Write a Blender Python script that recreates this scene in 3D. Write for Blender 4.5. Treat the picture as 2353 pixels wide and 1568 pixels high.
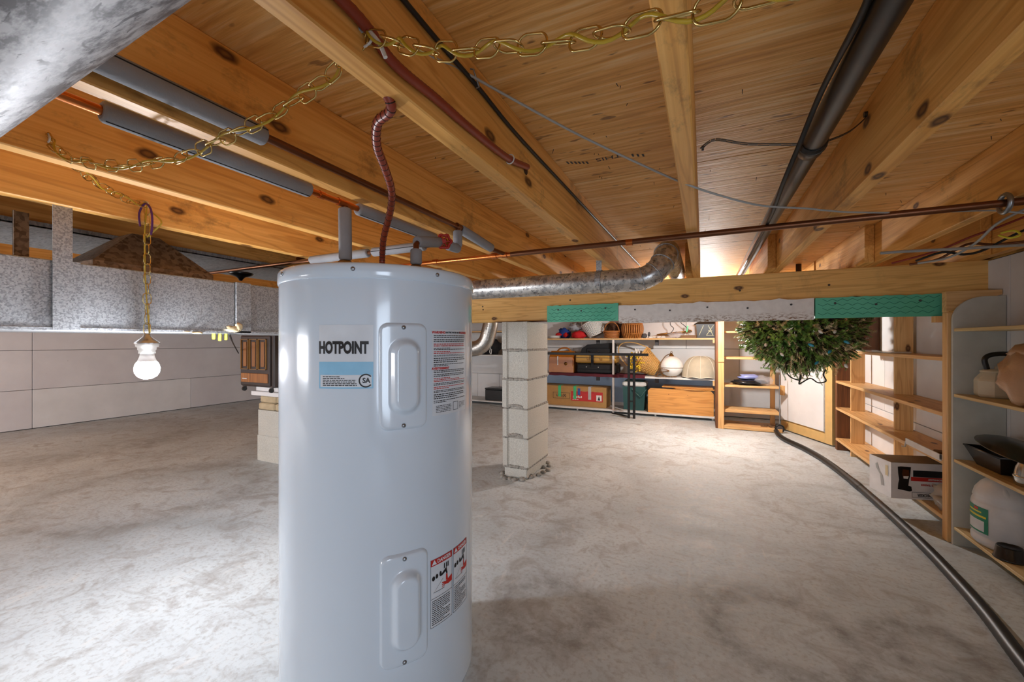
import bpy, math, random
from mathutils import Vector, Matrix, Quaternion, noise as mnoise
random.seed(7)
R = math.radians
for o in list(bpy.data.objects): bpy.data.objects.remove(o)
scene = bpy.context.scene
col = scene.collection

# ------------------------------------------------------------------ camera
CAMH, YAW, F, CX, CY = 0.94, R(25.3), 930.0, 1176.5, 784.0
cd = bpy.data.cameras.new('camera'); cam = bpy.data.objects.new('camera', cd); col.objects.link(cam)
cam.location = (0, 0, CAMH); cam.rotation_euler = (R(90), 0, YAW)
cd.sensor_width = 36.0; cd.lens = 36.0 * F / 2353.0; cd.clip_start = 0.02; cd.clip_end = 60
scene.camera = cam
S_, C_ = math.sin(YAW), math.cos(YAW)
# ------------------------------------------------------------------ world, added daylight fill, exposure
w = bpy.data.worlds.new('world'); scene.world = w; w.use_nodes = True
w.node_tree.nodes['Background'].inputs[0].default_value = (0.62, 0.72, 0.85, 1)
w.node_tree.nodes['Background'].inputs[1].default_value = 1.0
def area(name, loc, rot, sx, sy, power, colr):
    l = bpy.data.lights.new(name, 'AREA'); l.shape = 'RECTANGLE'; l.size = sx; l.size_y = sy; l.energy = power; l.color = colr
    o = bpy.data.objects.new(name, l); col.objects.link(o); o.location = loc; o.rotation_euler = rot; return o
area('added_hatch_fill', (1.20, -1.25, 0.78), (R(90), 0, R(90)), 1.0, 0.95, 16, (0.72, 0.84, 1.0))       # fill light in an unseen hatch added behind the camera
area('added_window_fill', (-4.6, -2.25, 0.86), (R(90), 0, R(0)), 2.2, 0.75, 58, (0.95, 0.96, 1.0))  # near-side fill from an added window, unseen behind the camera
scene.view_settings.view_transform = 'Standard'; scene.view_settings.look = 'None'
scene.view_settings.gamma = 1.0; scene.view_settings.use_curve_mapping = False
scene.view_settings.exposure = 0.8
BULB1, BULB2 = 430.0, 1000.0        # glow of the two bare bulbs

# ------------------------------------------------------------------ pixel -> place helpers
def P(px, py, X=None, Y=None, Z=None, d=None):
    k = (px - CX) / F; h = (CY - py) / F
    a = k * C_ - S_; b = k * S_ + C_
    if X is not None: d = X / a
    elif Y is not None: d = Y / b
    elif Z is not None: d = (Z - CAMH) / h
    return Vector((a * d, b * d, CAMH + h * d))
# ------------------------------------------------------------------ materials
MATS = {}
def lin(c):
    c = c.lstrip('#'); out = []
    for i in (0, 2, 4):
        v = int(c[i:i+2], 16) / 255
        out.append(v / 12.92 if v <= 0.04045 else ((v + 0.055) / 1.055) ** 2.4)
    return (*out, 1)
class NT:
    def __init__(s, name):
        s.m = bpy.data.materials.new(name); s.m.use_nodes = True; s.t = s.m.node_tree
        s.b = s.t.nodes['Principled BSDF']
    def n(s, typ, **kw):
        nd = s.t.nodes.new(typ)
        for k, v in kw.items():
            if k.startswith('i_'):
                key = k[2:]; key = int(key) if key.isdigit() else key.replace('_', ' ')
                nd.inputs[key].default_value = v
            else: setattr(nd, k, v)
        return nd
    def l(s, a, b): s.t.links.new(a, b)
    def coords(s, scale, rnd=True, space='Object', rot=(0, 0, 0)):
        tc = s.n('ShaderNodeTexCoord'); out = tc.outputs[space]
        if rnd:
            oi = s.n('ShaderNodeObjectInfo'); mu = s.n('ShaderNodeVectorMath', operation='SCALE'); 
            cb = s.n('ShaderNodeCombineXYZ'); s.l(oi.outputs['Random'], cb.inputs[0]); s.l(oi.outputs['Random'], cb.inputs[1]); s.l(oi.outputs['Random'], cb.inputs[2])
            s.l(cb.outputs[0], mu.inputs[0]); mu.inputs[3].default_value = 31.7
            ad = s.n('ShaderNodeVectorMath', operation='ADD'); s.l(out, ad.inputs[0]); s.l(mu.outputs[0], ad.inputs[1]); out = ad.outputs[0]
        mp = s.n('ShaderNodeMapping'); mp.inputs['Scale'].default_value = scale; mp.inputs['Rotation'].default_value = rot
        s.l(out, mp.inputs['Vector']); return mp.outputs[0]
    def noise(s, vec, scale=1, detail=3, rough=.5, dist=0):
        nd = s.n('ShaderNodeTexNoise'); nd.inputs['Scale'].default_value = scale; nd.inputs['Detail'].default_value = detail
        nd.inputs['Roughness'].default_value = rough; nd.inputs['Distortion'].default_value = dist
        if vec is not None: s.l(vec, nd.inputs['Vector'])
        return nd.outputs[0]
    def ramp(s, fac, stops):
        r = s.n('ShaderNodeValToRGB'); e = r.color_ramp.elements
        while len(e) < len(stops): e.new(0.5)
        for i, (p, c) in enumerate(stops): e[i].position = p; e[i].color = lin(c) if isinstance(c, str) else (c, c, c, 1)
        s.l(fac, r.inputs[0]); return r.outputs[0]
    def mix(s, fac, a, b, typ='MIX'):
        m = s.n('ShaderNodeMix', data_type='RGBA', blend_type=typ)
        for sock, v in ((m.inputs[0], fac), (m.inputs[6], a), (m.inputs[7], b)):
            if isinstance(v, (int, float)): sock.default_value = v
            elif isinstance(v, str): sock.default_value = lin(v)
            elif isinstance(v, tuple): sock.default_value = v
            else: s.l(v, sock)
        return m.outputs[2]
    def bump(s, h, strength=.3, dist=.01):
        b = s.n('ShaderNodeBump'); b.inputs['Strength'].default_value = strength; b.inputs['Distance'].default_value = dist
        s.l(h, b.inputs['Height']); s.l(b.outputs[0], s.b.inputs['Normal'])
    def base(s, c):
        if isinstance(c, str): s.b.inputs['Base Color'].default_value = lin(c)
        else: s.l(c, s.b.inputs['Base Color'])
    def done(s, rough=.5, metal=0, **kw):
        if isinstance(rough, (int, float)): s.b.inputs['Roughness'].default_value = rough
        else: s.l(rough, s.b.inputs['Roughness'])
        s.b.inputs['Metallic'].default_value = metal
        for k, v in kw.items(): s.b.inputs[k.replace('_', ' ')].default_value = v
        MATS[s.m.name] = s.m; return s.m
def pm(name, c, rough=.6, metal=0, var=.18, scale=14, bump=.0, bscale=60, **kw):
    t = NT(name); v = t.coords((1, 1, 1))
    n = t.noise(v, scale, 4); r = t.ramp(n, [(.3, 1 - var), (.7, 1.0)])
    t.base(t.mix(1.0, c, r, 'MULTIPLY'))
    if bump: t.bump(t.noise(v, bscale, 4), bump, .004)
    return t.done(rough, metal, **kw)
def wood(name, lite, dark, axis=1, rough=.55, knots=True, fine=1.0, stain=0.0, kdens=1.0, grain=.42):
    t = NT(name); dl = lin(dark); dark2 = (dl[0] * .72, dl[1] * .62, dl[2] * .5, 1)
    sc = [9, 9, 9]; sc[axis] = .55; v = t.coords(tuple(sc))
    n0 = t.noise(v, 1.0, 3, .5, .6)
    wv = t.n('ShaderNodeMath', operation='MULTIPLY'); t.l(n0, wv.inputs[0]); wv.inputs[1].default_value = 60.0
    sn = t.n('ShaderNodeMath', operation='SINE'); t.l(wv.outputs[0], sn.inputs[0])
    rg = t.ramp(sn.outputs[0], [(.0, 0.0), (.95, 1.0)])
    sf = [150, 150, 150]; sf[axis] = 3.0; nf = t.noise(t.coords(tuple(sf)), fine, 3)
    a = t.mix(t.ramp(nf, [(.3, 0.0), (.75, .75)]), lite, dark)
    n2 = t.noise(t.coords((1.6, 1.6, 1.6)), 1.3, 2)
    a = t.mix(t.ramp(n2, [(.35, 0.0), (.75, .45)]), a, dark)
    a = t.mix(t.ramp(sn.outputs[0], [(.45, 0.0), (1.0, grain)]), a, dark2)
    if knots:
        tc = t.n('ShaderNodeSeparateXYZ'); t.l(t.coords((1, 1, 1)), tc.inputs[0]); oth = [i for i in range(3) if i != axis]
        ac = t.n('ShaderNodeMath', operation='ADD'); t.l(tc.outputs[oth[0]], ac.inputs[0]); t.l(tc.outputs[oth[1]], ac.inputs[1])
        cv = t.n('ShaderNodeCombineXYZ'); ma = t.n('ShaderNodeMath', operation='MULTIPLY'); t.l(tc.outputs[axis], ma.inputs[0]); ma.inputs[1].default_value = 2.3 * kdens; t.l(ma.outputs[0], cv.inputs[0])
        mb_ = t.n('ShaderNodeMath', operation='MULTIPLY'); t.l(ac.outputs[0], mb_.inputs[0]); mb_.inputs[1].default_value = 4.6 * kdens; t.l(mb_.outputs[0], cv.inputs[1])
        vo = t.n('ShaderNodeTexVoronoi', voronoi_dimensions='2D'); vo.inputs['Scale'].default_value = 1.0; t.l(cv.outputs[0], vo.inputs['Vector'])
        kn = t.noise(t.coords((40, 40, 40)), 1.0, 2)
        ad = t.n('ShaderNodeMath', operation='MULTIPLY_ADD'); t.l(kn, ad.inputs[0]); ad.inputs[1].default_value = .035; t.l(vo.outputs[0], ad.inputs[2])
        a = t.mix(t.ramp(ad.outputs[0], [(.06, .55), (.17, 0.0)]), a, dark)
        kf = t.ramp(ad.outputs[0], [(.030, .75), (.052, 1.0), (.068, .6), (.085, 0.0)])
        a = t.mix(kf, a, '#4a230c')
    if stain:
        s1 = t.noise(t.coords((9, 3.5, 5)), 1.0, 6, .75)
        a = t.mix(t.ramp(s1, [(.57, 0.0), (.70, stain)]), a, '#2b1608')
    t.base(a); t.bump(nf, .12, .002)
    return t.done(rough)

wood('joist_wood', '#f6c070', '#d6933e', 1, .5, True, 1, .5)
wood('beam_wood', '#f8cb7e', '#e0a855', 0, .5, True, 1, .15)
wood('pine_y', '#e6bd82', '#c9955a', 1, .5, True, 1)
wood('pine_z', '#e6bd82', '#cb975c', 2, .5, True, 1)
wood('pine_x', '#e6bf86', '#cc9a60', 0, .5, True, 1)
wood('chest_wood', '#dfa25a', '#c48642', 0, .35, False, 1)
wood('dark_board', '#7a4a24', '#4e2c14', 2, .6, False)
wood('panel_walnut', '#a8692a', '#5e330e', 2, .35, False)
wood('light_ply', '#d9c08e', '#c2a46e', 1, .55, False)
def plywood():
    t = NT('plywood')
    v = t.coords((2.2, 44, 44), rot=(0, 0, R(3)))
    n = t.noise(v, 1.6, 4, .6, .35)
    a = t.ramp(n, [(.28, '#c98a3c'), (.5, '#eeb566'), (.70, '#fad69a')])
    fl = t.noise(t.coords((14, 46, 46)), 1.0, 2, .5)
    a = t.mix(t.ramp(fl, [(.66, 0.0), (.72, .8)]), a, '#6b3f1a')
    b = t.noise(t.coords((1.1, 1.5, 1)), 1.2, 2)
    a = t.mix(t.ramp(b, [(.4, 0.0), (.75, .40)]), a, '#cf9a58')
    ng = t.noise(t.coords((.9, 11, 11)), 1.0, 2, .5, 1.2)
    m = t.n('ShaderNodeMath', operation='MULTIPLY'); t.l(ng, m.inputs[0]); m.inputs[1].default_value = 42
    sn = t.n('ShaderNodeMath', operation='SINE'); t.l(m.outputs[0], sn.inputs[0])
    a = t.mix(t.ramp(sn.outputs[0], [(.55, 0.0), (1, .28)]), a, '#bf8848')
    t.base(a); t.bump(n, .6, .006); return t.done(.6)
plywood()
def concrete_floor():
    t = NT('concrete_floor'); v = t.coords((1, 1, 1), False)
    n1 = t.noise(v, 1.1, 5, .55, .8); n2 = t.noise(v, 7, 6, .65, 1.2); n3 = t.noise(v, 60, 4, .6)
    a = t.ramp(n1, [(.30, '#b2bbbf'), (.5, '#c5cdd1'), (.70, '#d3dbde')])
    a = t.mix(t.ramp(n2, [(.33, .65), (.5, 0.0)]), a, '#989490')
    a = t.mix(t.ramp(n2, [(.60, 0.0), (.78, .5)]), a, '#ded9d3')
    a = t.mix(t.ramp(n3, [(.30, .5), (.5, 0.0)]), a, '#94918e')
    # trowel swirls
    sw = t.noise(t.coords((1.2, 5, 1), False, rot=(0, 0, R(35))), 2.2, 4, .6, 2.5)
    a = t.mix(t.ramp(sw, [(.56, 0.0), (.72, .38)]), a, '#9c9894')
    sw2 = t.noise(t.coords((4, 1.0, 1), False, rot=(0, 0, R(20))), 2.0, 4, .6, 3.0)
    a = t.mix(t.ramp(sw2, [(.62, 0.0), (.72, .35)]), a, '#e2ddd7')
    # damp ring stains
    for (x, y, r, wd, st) in FLOOR_STAINS:
        tc = t.n('ShaderNodeTexCoord'); sb = t.n('ShaderNodeVectorMath', operation='SUBTRACT'); t.l(tc.outputs['Object'], sb.inputs[0]); sb.inputs[1].default_value = (x, y, 0)
        nz = t.n('ShaderNodeTexNoise'); nz.inputs['Scale'].default_value = 5; nz.inputs['Detail'].default_value = 5; t.l(tc.outputs['Object'], nz.inputs['Vector'])
        ln = t.n('ShaderNodeVectorMath', operation='LENGTH'); t.l(sb.outputs[0], ln.inputs[0])
        ma = t.n('ShaderNodeMath', operation='MULTIPLY_ADD'); t.l(nz.outputs[0], ma.inputs[0]); ma.inputs[1].default_value = .35 * r + .06; t.l(ln.outputs[1], ma.inputs[2])
        su = t.n('ShaderNodeMath', operation='SUBTRACT'); t.l(ma.outputs[0], su.inputs[0]); su.inputs[1].default_value = r + (.35 * r + .06) * .5
        ab = t.n('ShaderNodeMath', operation='ABSOLUTE'); t.l(su.outputs[0], ab.inputs[0])
        rp = t.ramp(ab.outputs[0], [(0.0, st), (wd, 0.0)])
        gr = t.mix(1.0, rp, t.ramp(t.noise(v, 16, 5, .7), [(.35, 0.15), (.62, 1.0)]), 'MULTIPLY')
        a = t.mix(gr, a, '#75706b')
    t.base(a); t.bump(n3, .25, .004); return t.done(t.ramp(n2, [(.3, .55), (.7, .8)]))
FLOOR_STAINS = [(P(1790, 1450, Z=0).x, P(1790, 1450, Z=0).y, .20, .07, .75), (P(1260, 1400, Z=0).x, P(1260, 1400, Z=0).y, .16, .10, .6),
                (P(2150, 1500, Z=0).x, P(2150, 1500, Z=0).y, .12, .09, .7), (P(350, 1130, Z=0).x, P(350, 1130, Z=0).y, .55, .12, .45),
                (P(1900, 1160, Z=0).x, P(1900, 1160, Z=0).y, .35, .06, .4), (P(150, 1010, Z=0).x, P(150, 1010, Z=0).y, .9, .3, .5),
                (P(1220, 1105, Z=0).x, P(1220, 1105, Z=0).y, .16, .05, .5)]
concrete_floor()
def galv(name, c1, c2, scale, rough=.35, stretch=(1, 1, 1), metal=.85, flecks=None, cell=.5, lo=.30, hi=.62):
    t = NT(name); v = t.coords(stretch)
    vo = t.n('ShaderNodeTexVoronoi'); vo.inputs['Scale'].default_value = scale; t.l(v, vo.inputs['Vector'])
    n = t.noise(v, scale * .7, 4, .7)
    s = t.n('ShaderNodeSeparateColor'); t.l(vo.outputs['Color'], s.inputs[0])
    f = t.mix(1 - cell, s.outputs[0], n)
    a = t.ramp(f, [(lo, c1), (hi, c2)])
    if flecks:
        nf = t.noise(v, scale * 1.1, 3, .6, .8); a = t.mix(t.ramp(nf, [(.58, 0.0), (.66, .75)]), a, flecks)
    t.base(a)
    return t.done(t.ramp(n, [(.3, rough - .1), (.7, rough + .12)]), metal)
galv('galvanized', '#888b8e', '#b0b3b6', 260, .5, (1, 1, 1), .75)
galv('galvanized_round', '#a2a2a2', '#d2d0cc', 60, .30, (1, 1, 1), .8, '#43423f')
galv('galvanized_near', '#68686b', '#b4b4b6', 110, .55, (.32, 1, 1), .55, '#4b4b4e', .0, .42, .58)
galv('pan_sheet', '#858b90', '#a3a9ae', 60, .5, (1, 3, 1), .5)
galv('brown_metal', '#5d4a38', '#86705a', 90, .45, (1, 1, 1), .5)
pm('flex_foil', '#b9b5ae', .28, .9, .25, 60, .5, 80)
def board(name, c, c2, rough=.7):
    t = NT(name); v = t.coords((1, 1, 1)); n = t.noise(v, 2.2, 4, .6)
    a = t.ramp(n, [(.35, c), (.7, c2)])
    sp = t.noise(v, 26, 3, .6); a = t.mix(t.ramp(sp, [(.74, 0.0), (.78, .6)]), a, '#8b8580')
    t.base(a); t.bump(t.noise(v, 90, 3), .08, .003); return t.done(rough)
board('foam_white', '#d5d3d2', '#e4e2e1'); board('foam_lilac', '#cfcacb', '#dcd8d8')
pm('dark_gap', '#3d3a38', .9)
pm('blue_board', '#a3b9d4', .7, 0, .12, 3)
def green_foam():
    t = NT('green_foam'); v = t.coords((1, 1, 1)); n = t.noise(v, 4, 4)
    t.base(t.ramp(n, [(.3, '#55b898'), (.7, '#6cccac')])); t.bump(t.noise(v, 40, 3), .1, .002); return t.done(.6)
green_foam()
pm('green_foam_groove', '#3f967c', .7)
def strip_white():
    t = NT('strip_white'); v = t.coords((1, 1, 1)); n = t.noise(v, 30, 4)
    a = t.ramp(n, [(.3, '#e2deda'), (.7, '#eeebe7')])
    tc = t.n('ShaderNodeTexCoord'); sp = t.n('ShaderNodeSeparateXYZ'); t.l(tc.outputs['Object'], sp.inputs[0])
    low = t.ramp(sp.outputs[2], [(.012, 1.0), (.05, 0.0)])
    st = t.ramp(t.noise(t.coords((9, 9, 22)), 6, 5, .75), [(.50, 0.0), (.56, 1.0)])
    st2 = t.ramp(t.noise(v, 1.1, 2), [(.36, 0.0), (.5, 1.0)])
    f = t.mix(1.0, t.mix(1.0, low, st, 'MULTIPLY'), st2, 'MULTIPLY')
    t.base(t.mix(f, a, '#7a4f14')); return t.done(.7)
strip_white()
def block():
    t = NT('concrete_block'); v = t.coords((1, 1, 1))
    n = t.noise(v, 210, 3, .7); n2 = t.noise(v, 3, 3)
    a = t.ramp(n, [(.3, '#a8a59c'), (.55, '#c8c6bd'), (.75, '#dcdad2')])
    a = t.mix(t.ramp(n2, [(.35, 0.0), (.75, .3)]), a, '#aea79c')
    t.base(a); t.bump(n, .5, .004); return t.done(.9)
block()
pm('mortar', '#a8a39a', .95, 0, .3, 40, .6, 90)
pm('yellow_brick', '#c2ae8c', .85, 0, .25, 20, .3)
def enamel():
    t = NT('white_enamel'); t.base('#c9d6e2'); v = t.coords((1, 1, 1))
    t.bump(t.noise(v, 6, 2), .04, .01); return t.done(.16, 0, Coat_Weight=.4, Coat_Roughness=.06)
enamel()
for a in [('label_white', '#d6dde4', .35), ('label_blue', '#8fc6e6', .35), ('ink_black', '#17171a', .5), ('ink_red', '#c02a22', .5), ('danger_red', '#b5221f', .5),
          ('screw_zinc', '#9aa0a6', .3, .9), ('copper', '#c9773f', .28, .95), ('copper_old', '#7a5038', .35, .85), ('brass_old', '#8d6430', .4, .8),
          ('pipe_foam', '#929397', .85), ('pipe_foam_slit', '#26272a', .9), ('abs_black', '#1c1a19', .32), ('cable_black', '#191817', .5), ('cable_grey', '#a9a9a6', .5),
          ('cable_red', '#8f3a26', .4), ('cable_red_dark', '#2e140e', .5), ('hose_black', '#141414', .42), ('chain_brass', '#d2b878', .2, 1.0), ('purple_tie', '#57206b', .5),
          ('valve_red', '#b32217', .4), ('socket_metal', '#b7b3ae', .25, .9), ('black_metal', '#141414', .4, .3), ('black_fabric', '#1a1a1d', .85), ('black_plastic', '#151515', .3),
          ('leather_brown', '#b0691f', .3), ('case_yellow', '#b88a35', .5), ('rug_maroon', '#5a1f2a', .95), ('wicker_white', '#e3e1dc', .6), ('wicker_brown', '#a8652c', .55),
          ('wicker_dark', '#5a371d', .6), ('wicker_tan', '#cfa05a', .55), ('rattan', '#b06f30', .45), ('flower_yellow', '#dcb52a', .7), ('flower_white', '#eeeae2', .7),
          ('globe_white', '#eceae6', .15), ('shade_cream', '#b8ae98', .85), ('shade_seam', '#ddd6c6', .8), ('cardboard', '#b1864f', .8), ('red_print', '#c02420', .5),
          ('green_tape', '#43b877', .5), ('grey_tape', '#b5b1ac', .5), ('blue_print', '#2d4f9c', .5), ('cooler_green', '#1f4a48', .4), ('cooler_white', '#dad7d2', .4),
          ('red_cloth', '#c4161c', .8), ('blue_cloth', '#1f3f8c', .8), ('plate_white', '#e9e6e1', .2), ('clear_bag', '#b9bcc2', .3), ('paint_white', '#dcd9d5', .5),
          ('lantern_black', '#1b1b1d', .45), ('lantern_glass', '#d7cfa8', .3), ('kettle_cream', '#d5cbb2', .2), ('grey_paint', '#c6c8c1', .5), ('bag_brown', '#b98f6a', .35),
          ('jug_white', '#d8dde4', .35), ('jug_label', '#1f8a6c', .5), ('label_yellow', '#e3d83a', .5), ('pan_black', '#1d1c1c', .25), ('steel', '#b4b2ae', .18, .95),
          ('box_white', '#e4e2e2', .5), ('box_flap', '#7d6548', .7), ('wrap_black', '#1b1c20', .2), ('wrap_blue', '#8f96c8', .3), ('scrap_brown', '#7a5a3c', .8),
          ('dehum_brown', '#2f211c', .45), ('trim_gold', '#9a6c34', .4), ('bulb_plastic', '#e8e6e2', .35), ('tape_cream', '#dcc9a0', .7), ('lime_green', '#b5b03a', .6), ('tree_pole', '#3d2b1c', .8),
          ('wire_green', '#20241a', .6), ('bulb_clear', '#dfe6e6', .1), ('bulb_blue', '#2f8fb0', .15), ('tan_frame', '#d6b071', .55), ('red_jacket', '#8a2a18', .5), ('nail_steel', '#55504a', .4, .8), ('shade_grey', '#4c4a4c', .8)]:
    pm(a[0], a[1], a[2], a[3] if len(a) > 3 else 0, .12, 18, .25 if a[0] in ('pipe_foam', 'shade_cream', 'black_fabric', 'rug_maroon', 'red_cloth', 'bag_brown', 'clear_bag', 'leather_brown') else 0, 140)
def leafmat(name, c1, c2, rough):
    t = NT(name); n = t.noise(t.coords((1, 1, 1)), 14, 2); t.base(t.ramp(n, [(.35, c1), (.65, c2)])); return t.done(rough)
leafmat('needle_green', '#4c7f38', '#9cc25e', .4); leafmat('needle_gold', '#cdb87e', '#efe3c0', .3)
def glassy(name, c, alpha, rough=.15):
    t = NT(name); t.base(c); m = t.done(rough); t.b.inputs['Alpha'].default_value = alpha; return m
glassy('clear_film', '#cfcdd2', .30, .2); glassy('smoke_film', '#c9b9a6', .55, .3); glassy('glass_jar', '#d8dcd8', .35, .05); glassy('window_pane', '#dfe9f2', .25, .05)
glassy('cord_amber', '#c2a12a', .85, .3)
def glow(name, c, s):
    t = NT(name); t.base('#ffffff'); t.b.inputs['Emission Color'].default_value = lin(c); t.b.inputs['Emission Strength'].default_value = s; return t.done(.4)
glow('bulb_glow', '#f8f9ff', BULB1); glow('bulb_glow_back', '#fbf8f6', BULB2)

# ------------------------------------------------------------------ mesh helpers
def frame(d):
    d = d.normalized(); a = Vector((0, 0, 1)) if abs(d.z) < .9 else Vector((1, 0, 0))
    u = d.cross(a).normalized(); return u, d.cross(u).normalized()
class MB:
    def __init__(s): s.v = []; s.f = []; s.sm = []
    def add(s, vs, fs, smooth=False):
        o = len(s.v); s.v += [Vector(p) for p in vs]; s.f += [tuple(i + o for i in f) for f in fs]; s.sm += [smooth] * len(fs); return s
    def box(s, lo, hi, bev=0, rot=None, piv=None):
        x0, y0, z0 = lo; x1, y1, z1 = hi
        if bev:
            b = bev; vs = []; fs = []
            for z, q in ((z0, b), (z0 + b, 0), (z1 - b, 0), (z1, b)):
                vs += [(x0 + q + b, y0 + q, z), (x1 - q - b, y0 + q, z), (x1 - q, y0 + q + b, z), (x1 - q, y1 - q - b, z), (x1 - q - b, y1 - q, z), (x0 + q + b, y1 - q, z), (x0 + q, y1 - q - b, z), (x0 + q, y0 + q + b, z)]
            for k in range(3):
                for i in range(8): j = (i + 1) % 8; fs.append((k * 8 + i, k * 8 + j, k * 8 + 8 + j, k * 8 + 8 + i))
            fs += [tuple(range(7, -1, -1)), tuple(range(24, 32))]
        else:
            vs = [(x0, y0, z0), (x1, y0, z0), (x1, y1, z0), (x0, y1, z0), (x0, y0, z1), (x1, y0, z1), (x1, y1, z1), (x0, y1, z1)]
            fs = [(3, 2, 1, 0), (4, 5, 6, 7), (0, 1, 5, 4), (1, 2, 6, 5), (2, 3, 7, 6), (3, 0, 4, 7)]
        if rot is not None:
            pv = Vector(piv) if piv is not None else Vector(((x0 + x1) / 2, (y0 + y1) / 2, (z0 + z1) / 2))
            vs = [pv + rot @ (Vector(p) - pv) for p in vs]
        return s.add(vs, fs)
    def cyl(s, p0, p1, r0, r1=None, n=14, caps=True):
        p0, p1 = Vector(p0), Vector(p1); r1 = r0 if r1 is None else r1; u, w_ = frame(p1 - p0)
        vs = [p + (u * math.cos(2 * math.pi * i / n) + w_ * math.sin(2 * math.pi * i / n)) * r for p, r in ((p0, r0), (p1, r1)) for i in range(n)]
        s.add(vs, [(i, (i + 1) % n, n + (i + 1) % n, n + i) for i in range(n)], True)
        if caps: s.add(vs[:n], [tuple(range(n - 1, -1, -1))]); s.add(vs[n:], [tuple(range(n))])
        return s
    def tube(s, pts, r, n=10, closed=False, caps=True, smooth=True):
        pts = [Vector(p) for p in pts]; N = len(pts); rr = r if isinstance(r, (list, tuple)) else [r] * N
        tg = []
        for i in range(N):
            a = pts[(i - 1) % N] if (closed or i > 0) else pts[i]; b = pts[(i + 1) % N] if (closed or i < N - 1) else pts[i]
            t = b - a; tg.append(t.normalized() if t.length > 1e-9 else Vector((0, 0, 1)))
        u, _ = frame(tg[0]); vs = []
        for i in range(N):
            u = (u - tg[i] * u.dot(tg[i])); u = u.normalized() if u.length > 1e-6 else frame(tg[i])[0]
            w_ = tg[i].cross(u)
            vs += [pts[i] + (u * math.cos(2 * math.pi * k / n) + w_ * math.sin(2 * math.pi * k / n)) * rr[i] for k in range(n)]
        fs = []
        for i in range(N if closed else N - 1):
            j = (i + 1) % N
            fs += [(i * n + k, i * n + (k + 1) % n, j * n + (k + 1) % n, j * n + k) for k in range(n)]
        s.add(vs, fs, smooth)
        if caps and not closed: s.add(vs[:n], [tuple(range(n - 1, -1, -1))]); s.add(vs[-n:], [tuple(range(n))])
        return s
    def lathe(s, prof, c, n=28, axis=None, sx=1, sy=1, smooth=True):
        c = Vector(c); q = Vector((0, 0, 1)).rotation_difference(Vector(axis)) if axis is not None else Quaternion()
        vs = [c + q @ Vector((r * math.cos(2 * math.pi * i / n) * sx, r * math.sin(2 * math.pi * i / n) * sy, z)) for r, z in prof for i in range(n)]
        fs = []
        for k in range(len(prof) - 1): fs += [(k * n + i, k * n + (i + 1) % n, (k + 1) * n + (i + 1) % n, (k + 1) * n + i) for i in range(n)]
        s.add(vs, fs, smooth)
        if prof[0][0] > 1e-5: s.add(vs[:n], [tuple(range(n - 1, -1, -1))])
        if prof[-1][0] > 1e-5: s.add(vs[-n:], [tuple(range(n))])
        return s
    def prism(s, poly, axis, a, b, smooth=False):       # polygon in the two other axes, extruded a..b along axis
        def pt(p, t):
            l = list(p); l.insert(axis, t); return l
        n = len(poly); vs = [pt(p, a) for p in poly] + [pt(p, b) for p in poly]
        s.add(vs, [tuple(range(n - 1, -1, -1)), tuple(range(n, 2 * n))])
        return s.add(vs, [(i, (i + 1) % n, n + (i + 1) % n, n + i) for i in range(n)], smooth)
    def blob(s, c, rad, n=14, m=9, amp=.12, fr=3.0, seed=0, flat=None):
        c = Vector(c); vs = []; fs = []
        for j in range(m + 1):
            th = math.pi * j / m
            for i in range(n):
                ph = 2 * math.pi * i / n; d = Vector((math.sin(th) * math.cos(ph), math.sin(th) * math.sin(ph), math.cos(th)))
                k = 1 + amp * mnoise.noise(d * fr + Vector((seed * 7.1, seed * 3.3, 0)))
                p = Vector((d.x * rad[0] * k, d.y * rad[1] * k, d.z * rad[2] * k))
                if flat is not None and p.z < flat: p.z = flat
                vs.append(c + p)
        for j in range(m): fs += [(j * n + i, (j + 1) * n + i, (j + 1) * n + (i + 1) % n, j * n + (i + 1) % n) for i in range(n)]
        return s.add(vs, fs, True)
    def xf(s, fn): s.v = [Vector(fn(p)) for p in s.v]; return s
    def rot(s, piv, axis, ang):
        m = Matrix.Rotation(ang, 3, axis); piv = Vector(piv); s.v = [piv + m @ (p - piv) for p in s.v]; return s
    def mesh(s, name, mat, off=Vector()):
        me = bpy.data.meshes.new(name); me.from_pydata([p - off for p in s.v], [], s.f); me.update()
        if any(s.sm): me.polygons.foreach_set('use_smooth', s.sm)
        me.materials.append(MATS[mat] if isinstance(mat, str) else mat); return me
    def build(s, name, mat, parent=None, label=None, kind=None, off=None):
        o0 = Vector(off) if off is not None else (WO[parent.name] if parent is not None else s.base())
        ob = bpy.data.objects.new(name, s.mesh(name, mat, o0)); col.objects.link(ob)
        if parent is not None: ob.parent = parent; ob.location = o0 - WO[parent.name]
        else: ob.location = o0
        WO[ob.name] = Vector(o0)
        if label: ob['label'] = label
        if kind: ob['kind'] = kind
        return ob
    def base(s):
        xs = [p.x for p in s.v]; ys = [p.y for p in s.v]
        return Vector(((min(xs) + max(xs)) / 2, (min(ys) + max(ys)) / 2, min(p.z for p in s.v)))
WO = {}
def thing(name, label, cat, loc, group=None):
    o = bpy.data.objects.new(name, None); col.objects.link(o); o.empty_display_size = .05; o.location = loc; WO[o.name] = Vector(loc)
    o['label'] = label; o['category'] = cat
    if group: o['group'] = group
    return o
def one(name, mb, mat, label, cat, group=None, kind=None):
    o = mb.build(name, mat); o['label'] = label; o['category'] = cat
    if group: o['group'] = group
    if kind: o['kind'] = kind
    return o
def struct(name, mb, mat, label, cat=None):
    o = mb.build(name, mat); o['kind'] = 'structure'; o['label'] = label; o['category'] = cat or name.split('_')[0]; return o
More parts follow.
